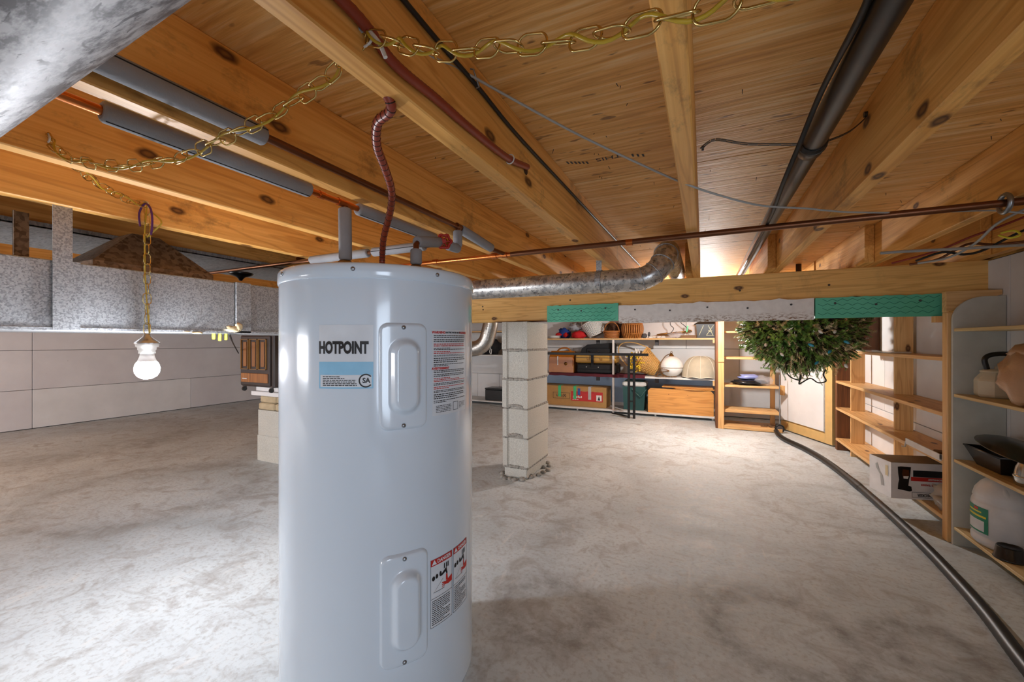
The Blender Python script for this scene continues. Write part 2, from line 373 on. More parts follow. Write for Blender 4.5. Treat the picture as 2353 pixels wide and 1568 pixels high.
def inst(name, me, parent, loc, rot=None):          # another copy of a shared piece
    ob = bpy.data.objects.new(name, me); col.objects.link(ob); ob.parent = parent; ob.location = Vector(loc) - WO[parent.name]
    if rot is not None: ob.rotation_mode = 'QUATERNION'; ob.rotation_quaternion = rot
    WO[ob.name] = Vector(loc); return ob
def smooth_path(pts, n=6):
    pts = [Vector(p) for p in pts]; out = []
    for i in range(len(pts) - 1):
        p0 = pts[max(i - 1, 0)]; p1 = pts[i]; p2 = pts[i + 1]; p3 = pts[min(i + 2, len(pts) - 1)]
        for k in range(n):
            t = k / n; out.append(.5 * ((2 * p1) + (p2 - p0) * t + (2 * p0 - 5 * p1 + 4 * p2 - p3) * t * t + (3 * p1 - p0 - 3 * p2 + p3) * t ** 3))
    return out + [pts[-1]]
def text_polys(s, size, bold=0.0, ext=0.0):
    c = bpy.data.curves.new('t', 'FONT'); c.body = s; c.size = size; c.align_x = 'CENTER'; c.align_y = 'CENTER'; c.offset = bold; c.resolution_u = 3
    o = bpy.data.objects.new('t', c); col.objects.link(o); dg = bpy.context.evaluated_depsgraph_get()
    me = bpy.data.meshes.new_from_object(o.evaluated_get(dg)); vs = [v.co.copy() for v in me.vertices]; fs = [tuple(p.vertices) for p in me.polygons]
    bpy.data.objects.remove(o); bpy.data.curves.remove(c); bpy.data.meshes.remove(me)
    return vs, fs
# ================================================================== the setting
XL, XR, YB, YF = -6.5, 1.235, 5.70, -2.35
ZJ, ZS = 1.325, 1.509          # underside of joists, underside of the plywood
fl = MB(); fl.box((XL - .2, YF - .2, -.12), (XR + .2, YB + .2, 0)); fl_o = fl.build('floor', 'concrete_floor', off=(0, 0, 0)); fl_o['kind'] = 'structure'; fl_o['label'] = 'grey troweled concrete floor with damp stains'; fl_o['category'] = 'floor'
def panels(wall, axis, plane, sgn, u0, u1, rows, cuts, mat, holes=()):
    for k in range(len(rows) - 1):
        cs = [u0] + [c for c in cuts[k % len(cuts)] if u0 < c < u1] + [u1]
        for i in range(len(cs) - 1):
            a, b = cs[i] + .002, cs[i + 1] - .002; z0, z1 = rows[k] + .002, rows[k + 1] - .002
            if any(a < h[1] and b > h[0] and z0 < h[3] and z1 > h[2] for h in holes): continue
            m = MB(); t0, t1 = sorted((plane, plane + sgn * .018))
            if axis == 0: m.box((t0, a, z0), (t1, b, z1), .002)
            else: m.box((a, t0, z0), (b, t1, z1), .002)
            m.build('panel', mat if random.random() < .6 else 'foam_white', wall)
wl = struct('wall_left', MB().box((XL - .1, YF, 0), (XL, YB, ZJ)), 'dark_gap', 'white insulation boarded wall on the left', 'wall')
panels(wl, 0, XL, 1, YF, YB, [0.005, .42, .84, 1.32], [[-.6, 1.72, 3.2, 4.3], [-.6, 1.72, 4.3], [-.6, 1.72, 4.5]], 'foam_lilac')
wb = struct('wall_back', MB().box((XL, YB, 0), (XR, YB + .1, ZJ)), 'dark_gap', 'white insulation boarded wall at the back behind the shelves', 'wall')
panels(wb, 1, YB, -1, XL + .02, XR - .02, [0.005, .42, .84, 1.32], [[-5.2, -3.3, -2.9, -.6], [-4.1, -1.7, .4], [-5.0, -2.6, -.2]], 'foam_white')
wr = MB(); H0, H1, HZ0, HZ1 = -1.78, -.72, .28, 1.28
wr.box((XR, YF, 0), (XR + .1, H0, ZJ)); wr.box((XR, H1, 0), (XR + .1, YB, ZJ)); wr.box((XR, H0, 0), (XR + .1, H1, HZ0)); wr.box((XR, H0, HZ1), (XR + .1, H1, ZJ))
wr = struct('wall_right', wr, 'dark_gap', 'white insulation boarded wall on the right', 'wall')
panels(wr, 0, XR, -1, YF, YB - .02, [0.005, .42, .84, 1.32], [[H0, H1, 2.54, 3.55, 4.6], [H0, H1, 1.2, 2.54, 3.9], [H0, H1, 1.0, 2.54, 3.45]], 'foam_white', holes=[(H0, H1, HZ0 + .01, HZ1 - .01)])
dr = MB()
for a, b in (((H0 - .04, HZ0 - .04), (H0, HZ1 + .04)), ((H1, HZ0 - .04), (H1 + .04, HZ1 + .04)), ((H0, HZ1), (H1, HZ1 + .04)), ((H0, HZ0 - .04), (H1, HZ0))):
    dr.box((XR - .035, a[0], a[1]), (XR + .11, b[0], b[1]))
struct('door_1', dr, 'pine_z', 'wooden frame of the added access hatch behind the viewer', 'door')  # unseen hatch, added as an opening for the fill light
wf = MB(); W0, W1, WZ0, WZ1 = -5.75, -3.45, .45, 1.27
wf.box((XL, YF - .1, 0), (W0, YF, ZJ)); wf.box((W1, YF - .1, 0), (XR, YF, ZJ)); wf.box((W0, YF - .1, 0), (W1, YF, WZ0)); wf.box((W0, YF - .1, WZ1), (W1, YF, ZJ))
struct('wall_front', wf, 'foam_white', 'pale wall behind the viewer', 'wall')
wm = MB()
for a, b in (((W0, WZ0), (W0 + .05, WZ1)), ((W1 - .05, WZ0), (W1, WZ1)), ((W0, WZ0), (W1, WZ0 + .05)), ((W0, WZ1 - .05), (W1, WZ1)), (((W0 + W1) / 2 - .02, WZ0), ((W0 + W1) / 2 + .02, WZ1))):
    wm.box((a[0], YF - .08, a[1]), (b[0], YF - .02, b[1]))
wn = struct('added_window_1', wm, 'paint_white', 'white frame of the added window in the wall behind the viewer', 'window')  # unseen window, added so daylight fills the near side
MB().box((W0, YF - .055, WZ0), (W1, YF - .05, WZ1)).build('pane', 'window_pane', wn)

# ceiling: plywood sheets on joists
ce = struct('ceiling', MB().box((XL - .1, YF - .1, ZS + .016), (XR + .1, YB + .1, ZS + .03)), 'dark_board', 'plywood subfloor on orange pine joists', 'ceiling')
ys = [YF - .1] + [1.42 + 1.22 * k for k in range(-3, 4) if YF < 1.42 + 1.22 * k < YB] + [YB + .1]
for i in range(len(ys) - 1):
    xs = [XL - .1] + [x for x in [(-.037 + 2.436 * k + (1.218 if i % 2 else 0)) for k in range(-4, 2)] if XL < x < XR] + [XR + .1]
    for j in range(len(xs) - 1):
        MB().box((xs[j] + .002, ys[i] + .0025, ZS), (xs[j + 1] - .002, ys[i + 1] - .0025, ZS + .016)).build('plywood_sheet', 'plywood', ce, off=((xs[j] + xs[j + 1]) / 2, (ys[i] + ys[i + 1]) / 2, ZS))
JX = [-.056 + .406 * k for k in range(-15, 4)]
JA, JB = YF - .05, 3.08
jf = MB().box((0, JA, 0), (.038, JB, ZS - ZJ), .0025).mesh('joist', 'joist_wood')
jb = MB().box((-.0385, 2.54, 0), (-.0005, YB + .05, ZS - ZJ), .0025).mesh('joist_rear', 'joist_wood')
for x in JX: inst('joist', jf, ce, (x, 0, ZJ))
for x in JX: inst('joist', jb, ce, (x, 0, ZJ))
MB().box((XR, YF - .1, ZJ), (XR + .038, YB + .1, ZS)).build('rim_board', 'joist_wood', ce)
MB().box((XL - .038, YF - .1, ZJ), (XL, YB + .1, ZS)).build('rim_board', 'joist_wood', ce)
MB().box((XL, YB + .06, ZJ), (XR, YB + .1, ZS)).build('rim_board', 'beam_wood', ce)
MB().box((XL, YF - .1, ZJ), (XR, YF - .06, ZS)).build('rim_board', 'beam_wood', ce)
# flooring nails poking through and grade stamp
nm = MB()
for i in range(150):
    x = random.uniform(-1.2, 1.1); y = random.uniform(.3, 2.6)
    if min(abs(x - (q + .019)) for q in JX) < .04: continue
    q = Vector((random.uniform(-.6, .6), random.uniform(-.6, .6), -1)).normalized() * random.uniform(.006, .014)
    p = Vector((x, y, ZS + .002)); nm.cyl(p, p + q, .0012, .0006, 5)
nm.build('nail_points', 'nail_steel', ce, kind='stuff')
def flat_text(mb, s, size, o, u, v, bold=0.0, wide=1.0):
    vs, fs = text_polys(s, size, bold); o, u, v = Vector(o), Vector(u), Vector(v)
    mb.add([o + u * p.x * wide + v * p.y for p in vs], fs); return mb
st = MB(); flat_text(st, 'THIS', .030, P(1398, 363, Z=ZS - .001), (-1, 0, 0), (0, 1, 0), 0, 1.3)
for k in range(9):
    q = P(1300 + k * 9 if k < 6 else 1450 + (k - 6) * 12, 372 if k < 6 else 355, Z=ZS - .001); st.add([q, q + Vector((.006, 0, 0)), q + Vector((.007, .018, 0)), q + Vector((.002, .018, 0))], [(0, 1, 2, 3)])
st.build('grade_stamp', 'shade_grey', ce)

# ================================================================== beam, foam strips, pillars
BY0, BY1, BZ0 = 2.69, 2.80, 1.082
bm = thing('support_beam', 'long orange timber beam crossing the room under the joists', 'beam', (-2.6, 2.745, BZ0))
for k in range(3): MB().box((XL + .03, BY0 + k * .0367 + .0005, BZ0), (XR + .03, BY0 + k * .0367 + .036, ZJ), .003).build('beam_ply', 'beam_wood', bm)
def strip(px0, px1, z0, z1, mat, label, wob):
    x0, x1 = P(px0, 700, Y=BY0 - .03).x, P(px1, 700, Y=BY0 - .03).x; n = 26; m = MB()
    top = [(x0 + (x1 - x0) * i / n, z1 + wob * mnoise.noise(Vector((i * .7, px0, 0)))) for i in range(n + 1)]
    bot = [(x0 + (x1 - x0) * i / n, z0 + .25 * wob * mnoise.noise(Vector((i * .9, px0, 5)))) for i in range(n, -1, -1)]
    poly = bot[::-1] + top[::-1]
    m.prism(poly, 1, BY0 - .028, BY0 - .001)
    o = m.build('foam_strip', mat, bm, label, off=((x0 + x1) / 2, BY0, z0))
    nn = 5 if px1 - px0 > 300 else 3; nb = MB()
    for i in range(nn):
        x = x0 + (x1 - x0) * (i + .5) / nn; z = z1 - .03 - .012 * (i % 2); nb.cyl((x, BY0 - .031, z), (x, BY0 - .026, z), .0055, n=8)
    nb.build('nail_heads', 'shade_grey', o)
    return x0, x1, o
g0 = strip(1257, 1420, 1.072, 1.185, 'green_foam', 'green rigid foam strip on the beam', .008)
strip(1421, 1871, 1.055, 1.170, 'strip_white', 'white foam board strip with rust coloured stains', .010)
g1 = strip(1874, 2168, 1.062, 1.170, 'green_foam', 'teal green rigid foam strip at the right end of the beam', .006)
for x0, x1, o in (g0, g1):       # pressed scale pattern in the green foam
    gm = MB(); w_ = .042; h_ = .024; nr = 4
    for r in range(nr):
        x = x0 + .01 + (w_ / 2 if r % 2 else 0); z = 1.078 + r * h_
        while x + w_ < x1 - .005:
            gm.tube([(x, BY0 - .0285, z + h_ * .5), (x + w_ * .5, BY0 - .0285, z), (x + w_, BY0 - .0285, z + h_ * .5)], .0012, 4)
            x += w_
    gm.build('pressed_pattern', 'green_foam_groove', o)
MB().box((-1.42, 2.66, 1.0805), (-.98, 2.79, BZ0)).build('shim', 'dark_board', bm)
for i, (px, py) in enumerate([(1085 + 24, 705), (1085 + 25, 712), (1310, 690), (1700, 668), (1905, 655)]):
    q = P(px, py, Y=BY0 - .001); MB().cyl(q, q + Vector((0, -.004, 0)), .006, .004, 8).build('bolt_head', 'nail_steel', bm)

def block_mesh(L=.39, W=.19, Hh=.188):
    g = .006; c = -.012; w2 = W / 2; l2 = L / 2
    half = [(-w2, -l2), (-w2 + .032, -l2), (-w2 + .036, -l2 + g), (-w2 + .044, -l2 - c), (w2 - .044, -l2 - c), (w2 - .036, -l2 + g), (w2 - .032, -l2), (w2, -l2)]
    poly = half + [(-x, -y) for x, y in half]
    return MB().prism(poly, 2, 0, Hh).mesh('concrete_block', 'concrete_block')
bmesh_ = block_mesh()
PX, PY = -1.165, 2.705
pl = thing('block_pillar', 'stacked concrete block pillar under the timber beam', 'pillar', (PX, PY, 0))
MB().box((PX - .085, PY - .185, 0), (PX + .085, PY + .185, .078), .006).build('footing_block', 'concrete_block', pl)
for k in range(5):
    q = Quaternion((0, 0, 1), random.uniform(-.02, .02)); inst('concrete_block', bmesh_, pl, (PX + random.uniform(-.004, .004), PY + random.uniform(-.004, .004), .083 + k * .2), q)
mo = MB()
for k in range(5):
    z = .083 + k * .2; mo.box((PX - .085, PY - .183, z - .014), (PX + .085, PY + .183, z + .001))
    for j in range(9):
        x = PX - .08 + .02 * j + random.uniform(-.006, .006); up = .02 * math.sin(math.pi * j / 8) if k in (1, 2) else 0
        mo.blob((x, PY - .188, z - .006 + up), (.018, .009, .010), 8, 6, .5, 3, j + k * 9)
    for j in range(10): mo.blob((PX + .092, PY - .18 + .04 * j, z - .006), (.005, .025, .009), 8, 5, .5, 3, j + k * 11)
for j in range(26):
    a = j / 26 * 6.28; mo.blob((PX + .15 * math.cos(a) * random.uniform(.75, 1.1), PY + .26 * math.sin(a) * random.uniform(.8, 1.05), .004), (.02, .02, .014), 7, 5, .6, 3, j)
mo.build('mortar', 'mortar', pl)

# short pillar with bricks, left
SX, SY = P(592, 1058, Z=0).x + .195, P(592, 1058, Z=0).y + .10
sp = thing('low_pillar', 'low pillar of concrete blocks and yellow bricks behind the water heater', 'pillar', (SX, SY, 0))
qz = Quaternion((0, 0, 1), R(90))
b2 = block_mesh(.39, .19, .199)
for k in range(2): inst('concrete_block', b2, sp, (SX - .01 * (1 - k), SY, k * .2), qz)
brm = MB().box((-.095, -.05, 0), (.095, .05, .054), .008).mesh('brick', 'yellow_brick')
for k in range(2):
    for i in range(2):
        for j in range(2): inst('brick', brm, sp, (SX - .09 + .197 * i + (.02 if k else 0), SY - .05 + .103 * j, .402 + k * .057))
MB().box((SX - .23, SY - .13, .516), (SX + .25, SY + .15, .549), .003).build('top_board', 'foam_white', sp)
MB().box((SX - .20, SY - .11, .550), (SX + .25, SY + .13, .584), .003).build('top_board', 'foam_white', sp)
# ================================================================== water heater
HC, HR, HT = Vector((-.834, .891, 0)), .2575, 1.118
wh = thing('water_heater', 'white cylindrical electric water heater with blue label in the middle of the room', 'water heater', HC)
prof = [(HR - .018, 0), (HR - .018, .035), (HR, .036), (HR, .04), (HR, HT - .034)]
MB().lathe(prof, HC, 96).build('tank', 'white_enamel', wh)
lid = MB().lathe([(HR + .0015, HT - .036), (HR + .003, HT - .034), (HR + .003, HT - .012), (HR + .001, HT - .005), (HR - .004, HT - .001), (HR - .012, HT), (.0001, HT)], HC, 96)
lid = lid.build('lid', 'white_enamel', wh)
def cylp(ph, z, e=0.0): return HC + Vector((math.cos(ph) * (HR + e), math.sin(ph) * (HR + e), z))
def hhit(px, py):
    d = P(px, py, d=1.0) - Vector((0, 0, CAMH)); o = Vector((0, 0, CAMH)) - HC
    a = d.x ** 2 + d.y ** 2; b = 2 * (o.x * d.x + o.y * d.y); c = o.x ** 2 + o.y ** 2 - HR ** 2
    t = (-b - math.sqrt(max(b * b - 4 * a * c, 0))) / (2 * a); q = Vector((0, 0, CAMH)) + d * t - HC
    return math.atan2(q.y, q.x), q.z + HC.z
class Lab:      # label area on the tank, local metres from lower left
    def __init__(s, tl, br):
        s.p0, s.z1 = hhit(*tl); p1, s.z0 = hhit(*br); s.w = (p1 - s.p0) * HR; s.h = s.z1 - s.z0
    def pt(s, x, y, e=.0006): return cylp(s.p0 + x / HR, s.z0 + y, e)
    def rect(s, m, x0, y0, x1, y1, e=.0006, n=10):
        vs = [s.pt(x0 + (x1 - x0) * i / n, y, e) for y in (y0, y1) for i in range(n + 1)]
        m.add(vs, [(i, i + 1, n + 2 + i, n + 1 + i) for i in range(n)], True)
    def text(s, m, t, x, y, size, e=.001, bold=0, wide=1.0):
        vs, fs = text_polys(t, size, bold); m.add([s.pt(x + p.x * wide, y + p.y, e) for p in vs], fs)
    def lines(s, m, x0, y0, x1, y1, n, e=.001, fill=.5, seed=1):
        rr = random.Random(seed); st = (y1 - y0) / n
        for k in range(n):
            y = y1 - st * (k + .75); x = x0; end = x1 - (x1 - x0) * (rr.uniform(.25, .7) if rr.random() < .3 else rr.uniform(0, .06))
            while x < end:
                wd = min(rr.uniform(.003, .009), end - x); s.rect(m, x, y, x + wd, y + st * fill, e, 1); x += wd + .0014
for px in (652, 812, 1003):
    ph, z = hhit(px, 624); q = cylp(ph, HT - .017, .003); n = Vector((math.cos(ph), math.sin(ph), 0))
    MB().lathe([(.005, 0), (.005, .002), (.0025, .0038), (.0001, .0042)], q, 12, n).build('lid_screw', 'screw_zinc', lid)
# access panels
def access(tl, br, name):
    L = Lab(tl, br); w_, h_ = L.w, L.h; nx, ny = 44, 72; m = MB(); vs = []
    def rrect(x, y, hw, hh, r):
        qx, qy = abs(x) - hw + r, abs(y) - hh + r
        return math.hypot(max(qx, 0), max(qy, 0)) + min(max(qx, qy), 0) - r
    def ss(a, b, t): t = min(max((t - a) / (b - a), 0), 1); return t * t * (3 - 2 * t)
    for j in range(ny + 1):
        for i in range(nx + 1):
            # pull the grid edge onto the rounded outline
            x, y = (i / nx - .5) * w_, (j / ny - .5) * h_; r = .022
            cx, cy = w_ / 2 - r, h_ / 2 - r
            if abs(x) > cx and abs(y) > cy:
                a, b = abs(x) - cx, abs(y) - cy; mx = max(a, b); k = mx / math.hypot(a, b); x = math.copysign(cx + a * k, x); y = math.copysign(cy + b * k, y)
            d = rrect(x, y, w_ / 2, h_ / 2, r)
            e = .001 + .006 * ss(0, .006, -d)
            ds = rrect(x - .002, y, w_ * .32, h_ * .36, w_ * .315)
            e += .017 * ss(0, .0165, -ds)
            if j in (0, ny) or i in (0, nx): e = -.001
            vs.append(L.pt(x + w_ / 2, y + h_ / 2, e))
    m.add(vs, [(j * (nx + 1) + i, j * (nx + 1) + i + 1, (j + 1) * (nx + 1) + i + 1, (j + 1) * (nx + 1) + i) for j in range(ny) for i in range(nx)], True)
    o = m.build(name, 'white_enamel', wh)
    for y in (.045, .955):
        q = L.pt(w_ * .48, h_ * y, .007); n = (q - HC); n.z = 0; MB().lathe([(.005, 0), (.005, .002), (.0025, .0036), (.0001, .004)], q, 12, n.normalized()).build('panel_screw', 'screw_zinc', o)
    em = MB(); L.lines(em, w_ * .38, h_ * .24, w_ * .64, h_ * .46, 8, .0243, .35, 5); em.build('embossed_lettering', 'white_enamel', o)
    return L
access((869, 741), (981, 981), 'upper_access_panel')
access((871, 1281), (983, 1503), 'lower_access_panel')
# brand label
L = Lab((734, 747), (858, 893)); m = MB(); L.rect(m, 0, 0, L.w, L.h); lb = m.build('brand_label', 'label_white', wh, 'white and blue brand label reading HOTPOINT')
m = MB(); L.rect(m, 0, 0, L.w, L.h * .42, .0009); m.build('blue_band', 'label_blue', lb)
m = MB(); L.rect(m, L.w * .03, L.h * .025, L.w * .97, L.h * .215, .0012); m.build('data_plate', 'label_white', lb)
m = MB(); L.text(m, 'HOTPOINT', L.w * .455, L.h * .635, .036, .0012, .0019, .61)
L.lines(m, L.w * .08, L.h * .04, L.w * .72, L.h * .20, 6, .0015, .5, 3)
xc, yc, rr_ = L.w * .87, L.h * .125, .0155
for a0 in range(20):
    a = R(40 + 280 * a0 / 20); b = R(40 + 280 * (a0 + 1) / 20)
    m.add([L.pt(xc + rr_ * math.cos(a), yc + rr_ * math.sin(a), .0016), L.pt(xc + rr_ * math.cos(b), yc + rr_ * math.sin(b), .0016), L.pt(xc + rr_ * .8 * math.cos(b), yc + rr_ * .8 * math.sin(b), .0016), L.pt(xc + rr_ * .8 * math.cos(a), yc + rr_ * .8 * math.sin(a), .0016)], [(0, 1, 2, 3)])
m.build('lettering', 'ink_black', lb, kind='stuff'); m = MB()
L.text(m, 'SA', xc + .001, yc, .016, .0016, .0006, .9)
m.build('certification_letters', 'ink_black', lb)
# warning label
L = Lab((993, 757), (1068, 940)); m = MB(); L.rect(m, 0, 0, L.w, L.h, .0006, 16); lb = m.build('warning_label', 'label_white', wh, 'white warning label with red and black print')
mk, mr = MB(), MB()
L.text(mr, 'WARNING', L.w * .15, L.h * .965, .0085, .0012, .0004, 1.0); L.text(mk, 'ELECTRIC WATER HEATER', L.w * .55, L.h * .965, .005, .0012, .0003)
L.text(mr, 'WARNING', L.w * .88, L.h * .965, .0075, .0012, .0004)
y = .94
for k, (f, red) in enumerate([(.05, 0), (.05, 0), (.05, 1), (.04, 0), (.045, 1), (.03, 0), (.075, 0), (.04, 0), (.03, 2), (.045, 0), (.045, 0), (.06, 1), (.04, 0), (.045, 1), (.04, 0), (.075, 0), (.045, 0)]):
    if red == 2: L.text(mr, 'AVERTISSEMENT', L.w * .2, L.h * (y - .015), .0075, .0012, .0004)
    else: L.lines(mr if red else mk, L.w * .03, L.h * (y - f + .008), L.w * .97, L.h * y, max(2, int(f / .02)), .0012, .45, 10 + k)
    y -= f
for a, b, c, d in ((.53, .03, .54, .13), (.68, .03, .69, .13), (.53, .03, .69, .034), (.53, .125, .69, .13)): L.rect(mk, L.w * a, L.h * b, L.w * c, L.h * d, .0012, 2)
L.lines(mk, L.w * .08, L.h * .03, L.w * .48, L.h * .12, 5, .0012, .35, 40); L.lines(mk, L.w * .73, L.h * .04, L.w * .95, L.h * .12, 5, .0012, .35, 41)
mk.build('black_print', 'ink_black', lb, kind='stuff'); mr.build('red_print', 'ink_red', lb, kind='stuff')
# danger labels
for (tl, br, tag_) in (((989, 1290), (1038, 1412), 'left'), ((1041, 1262), (1071, 1372), 'right')):
    L = Lab(tl, br); ph0 = L.p0
    if tag_ == 'right': L.w = L.w; L.z0, L.z1, L.h = L0.z0, L0.z1, L0.h
    else: L0 = L
    m = MB(); L.rect(m, 0, 0, L.w, L.h, .0006); lb = m.build('danger_label', 'label_white', wh, 'scald hazard label with red band reading DANGER, %s of the pair' % tag_)
    m = MB(); L.rect(m, 0, L.h * .905, L.w, L.h, .001); m.build('red_band', 'danger_red', lb)
    m = MB(); sz = .0125 if tag_ == 'left' else .0115
    L.text(m, 'DANGER', L.w * .60, L.h * .952, sz, .0014, .0004, .95 * min(1, L.w / .075)); x = L.w * .15; yb = L.h * .952
    m.add([L.pt(x - .007, yb - .005, .0014), L.pt(x + .007, yb - .005, .0014), L.pt(x, yb + .007, .0014)], [(0, 1, 2)]); m.build('band_lettering', 'label_white', lb)
    mk, mr = MB(), MB(); s = L.w
    for a, b, c, d in ((0, 0, .012, 1), (.985, 0, 1, 1), (0, 0, 1, .006), (0, .42, 1, .426)): L.rect(mk, L.w * a, L.h * b, L.w * c, L.h * d, .001, 4)
    def blk(pts, mm, e=.0013): mm.add([L.pt(L.w * a, L.h * b, e) for a, b in pts], [tuple(range(len(pts)))])
    for cx_, cy_, rx, ry in ((.12, .72, .07, .035), (.26, .735, .06, .035), (.42, .745, .05, .04)):
        blk([(cx_ + rx * math.cos(R(q * 36)), cy_ + ry * math.sin(R(q * 36))) for q in range(10)], mk)
    blk([(.45, .73), (.70, .80), (.72, .76), (.76, .70), (.70, .69), (.66, .735), (.46, .70)], mk)
    for cx_ in (.58, .68, .76): blk([(cx_, .79), (cx_ + .05, .80), (cx_ + .05, .88), (cx_, .865)], mk)
    blk([(.58, .60), (.66, .585), (.99, .64), (.99, .54), (.80, .53), (.62, .545)], mr)
    for q in range(4): blk([(.64, .59 - q * .018), (.50, .60 - q * .03), (.48, .59 - q * .03), (.62, .57 - q * .014)], mr)
    blk([(.68, .69), (.75, .70), (.78, .60), (.67, .60)], mr, .0012)
    L.rect(mk, L.w * .12, L.h * .505, L.w * .62, L.h * .51, .0013, 4); blk([(.12, .505), (.14, .51), (.55, .66), (.53, .66)], mk)
    L.lines(mk, L.w * .06, L.h * .03, L.w * .90, L.h * .40, 13, .0013, .4, 77)
    mk.build('black_print', 'ink_black', lb, kind='stuff'); mr.build('red_print', 'ink_red', lb, kind='stuff')
# top fittings of the heater
for x, y in ((-.900, .820), (-.768, .961)):
    m = MB().lathe([(.018, 0), (.018, .006), (.013, .008), (.013, .022)], (x, y, HT), 16); m.lathe([(.019, .02), (.019, .042), (.015, .046)], (x, y, HT), 6, smooth=False)
    m.build('pipe_nipple', 'brass_old', wh)
MB().lathe([(.026, 0), (.026, .004), (.02, .006), (.02, .02), (.014, .022), (.014, .04)], (HC.x - .03, HC.y + .02, HT), 16).build('plug', 'brass_old', wh)
cc = Vector((HC.x + .015, HC.y - .015, HT))
MB().lathe([(.021, 0), (.021, .012), (.016, .014), (.016, .03)], cc, 16).build('cable_clamp', 'screw_zinc', wh)
MB().cyl(cc + Vector((.0, -.012, .02)), cc + Vector((.03, .018, .02)), .005, n=8).build('clamp_screw', 'screw_zinc', wh)

# ================================================================== pipes
def ins(parent, a, b, r=.0175, slit=None):
    a, b = Vector(a), Vector(b); m = MB(); d = (b - a).normalized()
    m.tube([a, a + d * .002, a + d * .005, b - d * .005, b - d * .002, b], [r * .72, r * .9, r, r, r * .9, r * .72], 20)
    o = m.build('foam_sleeve', 'pipe_foam', parent)
    if slit is not None:
        s = Vector(slit).normalized() * r; MB().tube([a + s + d * .004, b + s - d * .004], .0013, 5).build('sleeve_slit', 'pipe_foam_slit', o)
    return o
ZP1, ZP2 = CAMH + .382, CAMH + .412; X1, X2 = -.902, -.800
hp = thing('hot_water_pipe', 'copper hot water pipe in grey foam sleeves dropping onto the heater', 'pipe', (X1, .82, HT + .04))
MB().tube([(X1, -.8, ZP1), (X1, 1.22, ZP1)], .0085, 12).build('copper_run', 'copper', hp)
ins(hp, (X1, .315, ZP1), (X1, .708, ZP1), .0185, (.35, 0, -1)); ins(hp, (X1, .865, ZP1), (X1, 1.235, ZP1), .0185, (.3, 0, -1))
MB().tube([(-.900, .82, HT + .04), (X1, .82, ZP1)], .0085, 12).build('copper_drop', 'copper_old', hp)
ins(hp, (-.900, .82, HT + .047), (X1, .82, ZP1 - .012), .0175)
MB().cyl((X1, .795, ZP1), (X1, .845, ZP1), .0108).build('tee_fitting', 'copper', hp); MB().cyl((X1, .735, ZP1), (X1, .75, ZP1), .0105).build('coupling', 'copper', hp)
bp = thing('branch_pipe', 'foam sleeved copper branch pipe running left behind the heater top', 'pipe', (-1.2, 1.215, CAMH + .34))
ZB = CAMH + .352
MB().tube([(X1, 1.215, ZP1), (X1, 1.215, ZB), (-2.6, 1.26, ZB + .01)], .0085, 12).build('copper_run', 'copper_old', bp)
ins(bp, (-.93, 1.215, ZB), (-1.19, 1.222, ZB + .002), .0175, (0, -1, -.1)); ins(bp, (-1.215, 1.223, ZB + .002), (-1.56, 1.232, ZB + .004), .0175)
cp = thing('cold_water_pipe', 'copper cold water pipe with grey foam sleeves along the joist', 'pipe', (X2, 1.0, HT + .04))
MB().tube([(X2, -.8, ZP2), (X2, 1.2, ZP2), (X2, 1.50, CAMH + .385), (X2 + .03, 1.55, CAMH + .372)], .0085, 12).build('copper_run', 'copper_old', cp)
ins(cp, (X2, .16, ZP2), (X2, .525, ZP2), .0190, (.9, 0, .4)); ins(cp, (X2, 1.255, ZP2 - .004), (X2, 1.49, CAMH + .388), .0175)
zc = CAMH + .335
MB().tube([(X2, 1.235, ZP2), (X2, 1.235, zc), (X2, 1.20, zc - .004), (-.79, 1.12, zc - .006), (-.772, .975, CAMH + .296), (-.768, .961, CAMH + .285), (-.768, .961, HT + .04)], .0085, 12).build('copper_drop', 'copper_old', cp)
ins(cp, (X2, 1.235, ZP2 - .014), (X2, 1.235, zc + .004), .0165); ins(cp, (X2, 1.236, zc - .002), (-.795, 1.165, zc - .006), .0165)
ins(cp, (-.787, 1.105, zc - .009), (-.771, .968, CAMH + .296), .0170); ins(cp, (-.768, .961, CAMH + .272), (-.768, .961, HT + .048), .0170)
MB().cyl((X2, 1.225, ZP2 + .002), (X2, 1.26, ZP2), .0110).build('elbow_fitting', 'copper_old', cp)
VC = Vector((-.790, 1.135, zc - .007)); m = MB().lathe([(.010, -.024), (.014, -.02), (.014, -.01), (.018, 0), (.014, .01), (.014, .02), (.010, .024)], VC, 12, (0.05, 1, .02))
vdir = (Vector((0, 0, CAMH)) - VC); vdir.z = -.05; vdir.normalize(); m.cyl(VC, VC + vdir * .035, .009); vb = m.build('valve_body', 'brass_old', cp)
hwm = MB(); hcn = VC + vdir * .038; u, v2 = frame(vdir)
hwm.tube([hcn + (u * math.cos(R(a)) + v2 * math.sin(R(a))) * (.0215 + .003 * math.cos(R(a * 6))) for a in range(0, 360, 10)], .0042, 6, closed=True)
for a in range(0, 360, 60): hwm.tube([hcn, hcn + (u * math.cos(R(a)) + v2 * math.sin(R(a))) * .02], .003, 5)
hwm.cyl(hcn - vdir * .005, hcn + vdir * .006, .007, n=8); hwm.build('handwheel', 'valve_red', vb)
mp_ = thing('copper_main', 'long dark copper pipe crossing under the joists to the right', 'pipe', (-.1, 1.555, CAMH + .36))
ZM = CAMH + .371
MB().tube([(-1.35, 1.555, ZM - .004), (X2 + .06, 1.555, ZM - .002)], .0095, 12).build('bright_run', 'copper', mp_)
MB().tube([(X2 + .06, 1.555, ZM - .002), (.12, 1.555, ZM), (1.15, 1.555, ZM + .002)], .0105, 12).build('dark_run', 'copper_old', mp_)
